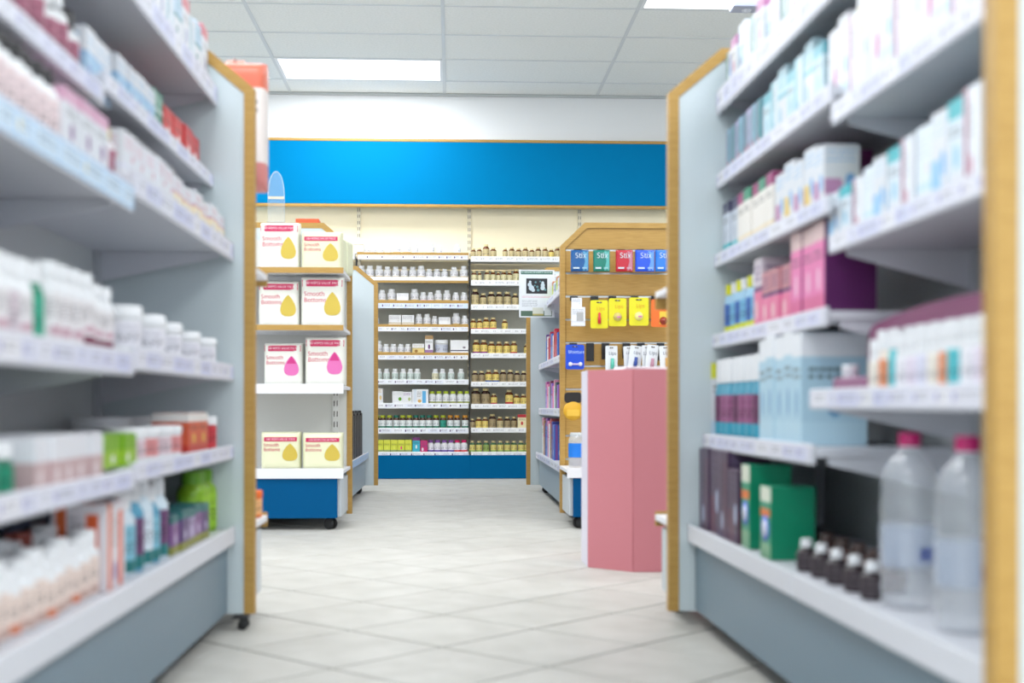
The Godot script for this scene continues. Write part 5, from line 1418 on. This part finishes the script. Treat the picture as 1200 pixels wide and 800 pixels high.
	for s in lip:
		var o := blister(s[0], s[1], s[2], s[3], d, c8(226, 218, 20), "Lips", c8(222, 150, 30), "card", "bright yellow lip balm card with a %s shaped bubble" % s[4])
		if s[4] == "lipstick":
			part(o, "lipstick", lathe([Vector2(0, 0), Vector2(0.008, 0), Vector2(0.008, 0.03), Vector2(0.006, 0.032), Vector2(0.006, 0.05), Vector2(0, 0.056)], 14), flat(c8(214, 50, 60), 0.3), Vector3(0, -0.045, 0.009))
		else:
			part(o, "bubble", lathe([Vector2(0.021, 0), Vector2(0.019, 0.008), Vector2(0.012, 0.015), Vector2(0, 0.018)], 20), flat(c8(238, 228, 150) if s[4] == "dome" else c8(206, 190, 110), 0.2), Vector3(0, -0.022, 0.002), Vector3(PI / 2, 0, 0))
			part(o, "bubble_sticker", cbox(Vector3(0.018, 0.008, 0.001), 0.0002), flat(c8(206, 120, 170), 0.4), Vector3(0.003, -0.024, 0.0202))
	var og := blister(763, 786, 350.6, 383, d, c8(232, 110, 30), "Lips", c8(160, 80, 20), "card", "orange lip balm card with a dark red bubble")
	part(og, "yellow_panel", cbox(Vector3(0.046, 0.06, 0.001), 0.0003), flat(c8(230, 196, 60), 0.4), Vector3(0.016, -0.022, 0.002))
	part(og, "bubble", lathe([Vector2(0.019, 0), Vector2(0.016, 0.008), Vector2(0, 0.015)], 20), flat(c8(150, 50, 30), 0.25), Vector3(0.012, -0.036, 0.0026), Vector3(PI / 2, 0, 0))
	for px in [672.5, 696.5, 717.5, 743.5, 767.5]:
		flag(px, 347, 6.135, 0.022)
	var mo := blister(662.8, 684.6, 403.7, 432.6, d, c8(10, 72, 206), "Moisture", c8(190, 214, 250), "card", "royal blue moisture card with a white double-ended bubble")
	part(mo, "bar", cbox(Vector3(0.046, 0.008, 0.006), 0.001), flat(c8(206, 190, 226), 0.4), Vector3(0.002, -0.034, 0.004))
	for s in [-1.0, 1.0]:
		part(mo, "ball", lathe([Vector2(0, -0.01), Vector2(0.007, -0.007), Vector2(0.01, 0), Vector2(0.007, 0.007), Vector2(0, 0.01)], 14), flat(c8(232, 232, 244), 0.3), Vector3(0.002 + s * 0.024, -0.034, 0.006))
	for p in [[671.8, 0.022], [691.5, 0.088], [709.5, 0.08], [734, 0.075], [751, 0.06], [774, 0.085]]:
		flag(p[0], 401.8, 6.135, p[1])
	var wl := [[709.5, 723.6, 405, 435, c8(90, 190, 170), 0.0, "green and blue"], [731, 743, 405.5, 432, c8(70, 90, 170), 0.05, "navy"], [737, 752, 405, 432, c8(40, 70, 150), -0.14, "dark blue"], [752.5, 763, 404.5, 436, c8(190, 196, 210), 0.02, "pale grey"], [757, 770.5, 404, 436, c8(180, 130, 150), -0.1, "mauve"], [773, 787.5, 405, 434, c8(236, 180, 90), 0.06, "orange"]]
	for i in wl.size():
		var s: Array = wl[i]
		var o := blister(s[0], s[1], s[2], s[3], d - 0.022 * i + 0.05, c8(226, 230, 236), "Lips", c8(90, 96, 120), "card", "white lip balm card with a %s stick" % s[6], "", s[5])
		part(o, "stick", lathe([Vector2(0, 0), Vector2(0.009, 0), Vector2(0.009, 0.03), Vector2(0.0075, 0.032), Vector2(0.0075, 0.05), Vector2(0, 0.052)], 14), flat(s[4], 0.3), Vector3(0.004, -0.05, 0.009))
	# lower rows: black clip with a round yellow pack
	var yp := thing("sponge_pack", "round golden-yellow pack under a wide black clip on the board", "sponge pack", Vector3(wx(671.5, d), wy(481, 0.5, d), -d))
	part(yp, "sponge", lathe([Vector2(0, -0.012), Vector2(0.042, -0.012), Vector2(0.047, 0), Vector2(0.042, 0.012), Vector2(0, 0.012)], 28), flat(c8(224, 170, 36), 0.45), Vector3.ZERO, Vector3(PI / 2, 0, 0))
	part(yp, "yellow_panel", cbox(Vector3(0.06, 0.03, 0.001), 0.0003), flat(c8(236, 190, 70), 0.4), Vector3(0, -0.01, 0.0125))
	part(yp, "black_clip", prism(rounded(0.082, 0.05, 0.016), 0.02), flat(c8(28, 26, 26), 0.4), Vector3(0, 0.062, 0))
	part(yp, "hook_rod", lathe([Vector2(0, 0), Vector2(0.0022, 0), Vector2(0.0022, 0.11), Vector2(0, 0.11)], 8), metal(c8(190, 190, 194), 0.35), Vector3(0, 0.07, -0.118), Vector3(PI / 2, 0, 0))
	# jar on the foot shelf
	var jx := wx(675.5, 5.88)
	var jr := thing("clear_jar", "clear jar with bright blue label on the white foot shelf", "jar", Vector3(jx, 0.2705, -5.88))
	part(jr, "jar_glass", lathe([Vector2(0, 0.002), Vector2(0.034, 0.002), Vector2(0.037, 0.01), Vector2(0.037, 0.13), Vector2(0.03, 0.15), Vector2(0.028, 0.165), Vector2(0.028, 0.165), Vector2(0.026, 0.165), Vector2(0.026, 0.15), Vector2(0.034, 0.128), Vector2(0.034, 0.012), Vector2(0, 0.008)], 24), clear(c8(225, 232, 236), 0.25))
	part(jr, "blue_label", lathe([Vector2(0.0376, 0.05), Vector2(0.0376, 0.115)], 24), flat(c8(20, 124, 226), 0.4))
	part(jr, "contents", lathe([Vector2(0, 0.01), Vector2(0.032, 0.01), Vector2(0.032, 0.045), Vector2(0, 0.045)], 20), flat(c8(206, 190, 192), 0.6))
	part(jr, "lid_ring", lathe([Vector2(0.029, 0), Vector2(0.0305, 0.002), Vector2(0.0305, 0.01), Vector2(0.029, 0.012)], 24), clear(c8(230, 236, 240), 0.5), Vector3(0, 0.15, 0))
	var sm := thing("small_carton", "small white and green carton beside the blue-labelled jar", "carton", Vector3(wx(684, 5.88) + 0.02, 0.2705, -5.86))
	carton(sm, 0.05, 0.06, 0.04, carton_print(c8(232, 234, 236), c8(90, 170, 60), c8(226, 228, 230), c8(200, 60, 70), 0))

func shrink(p: PackedVector2Array, by: float) -> PackedVector2Array:
	var c := Vector2.ZERO
	for q in p:
		c += q / p.size()
	var out := PackedVector2Array()
	for q in p:
		out.append(q - (q - c).normalized() * by)
	return out
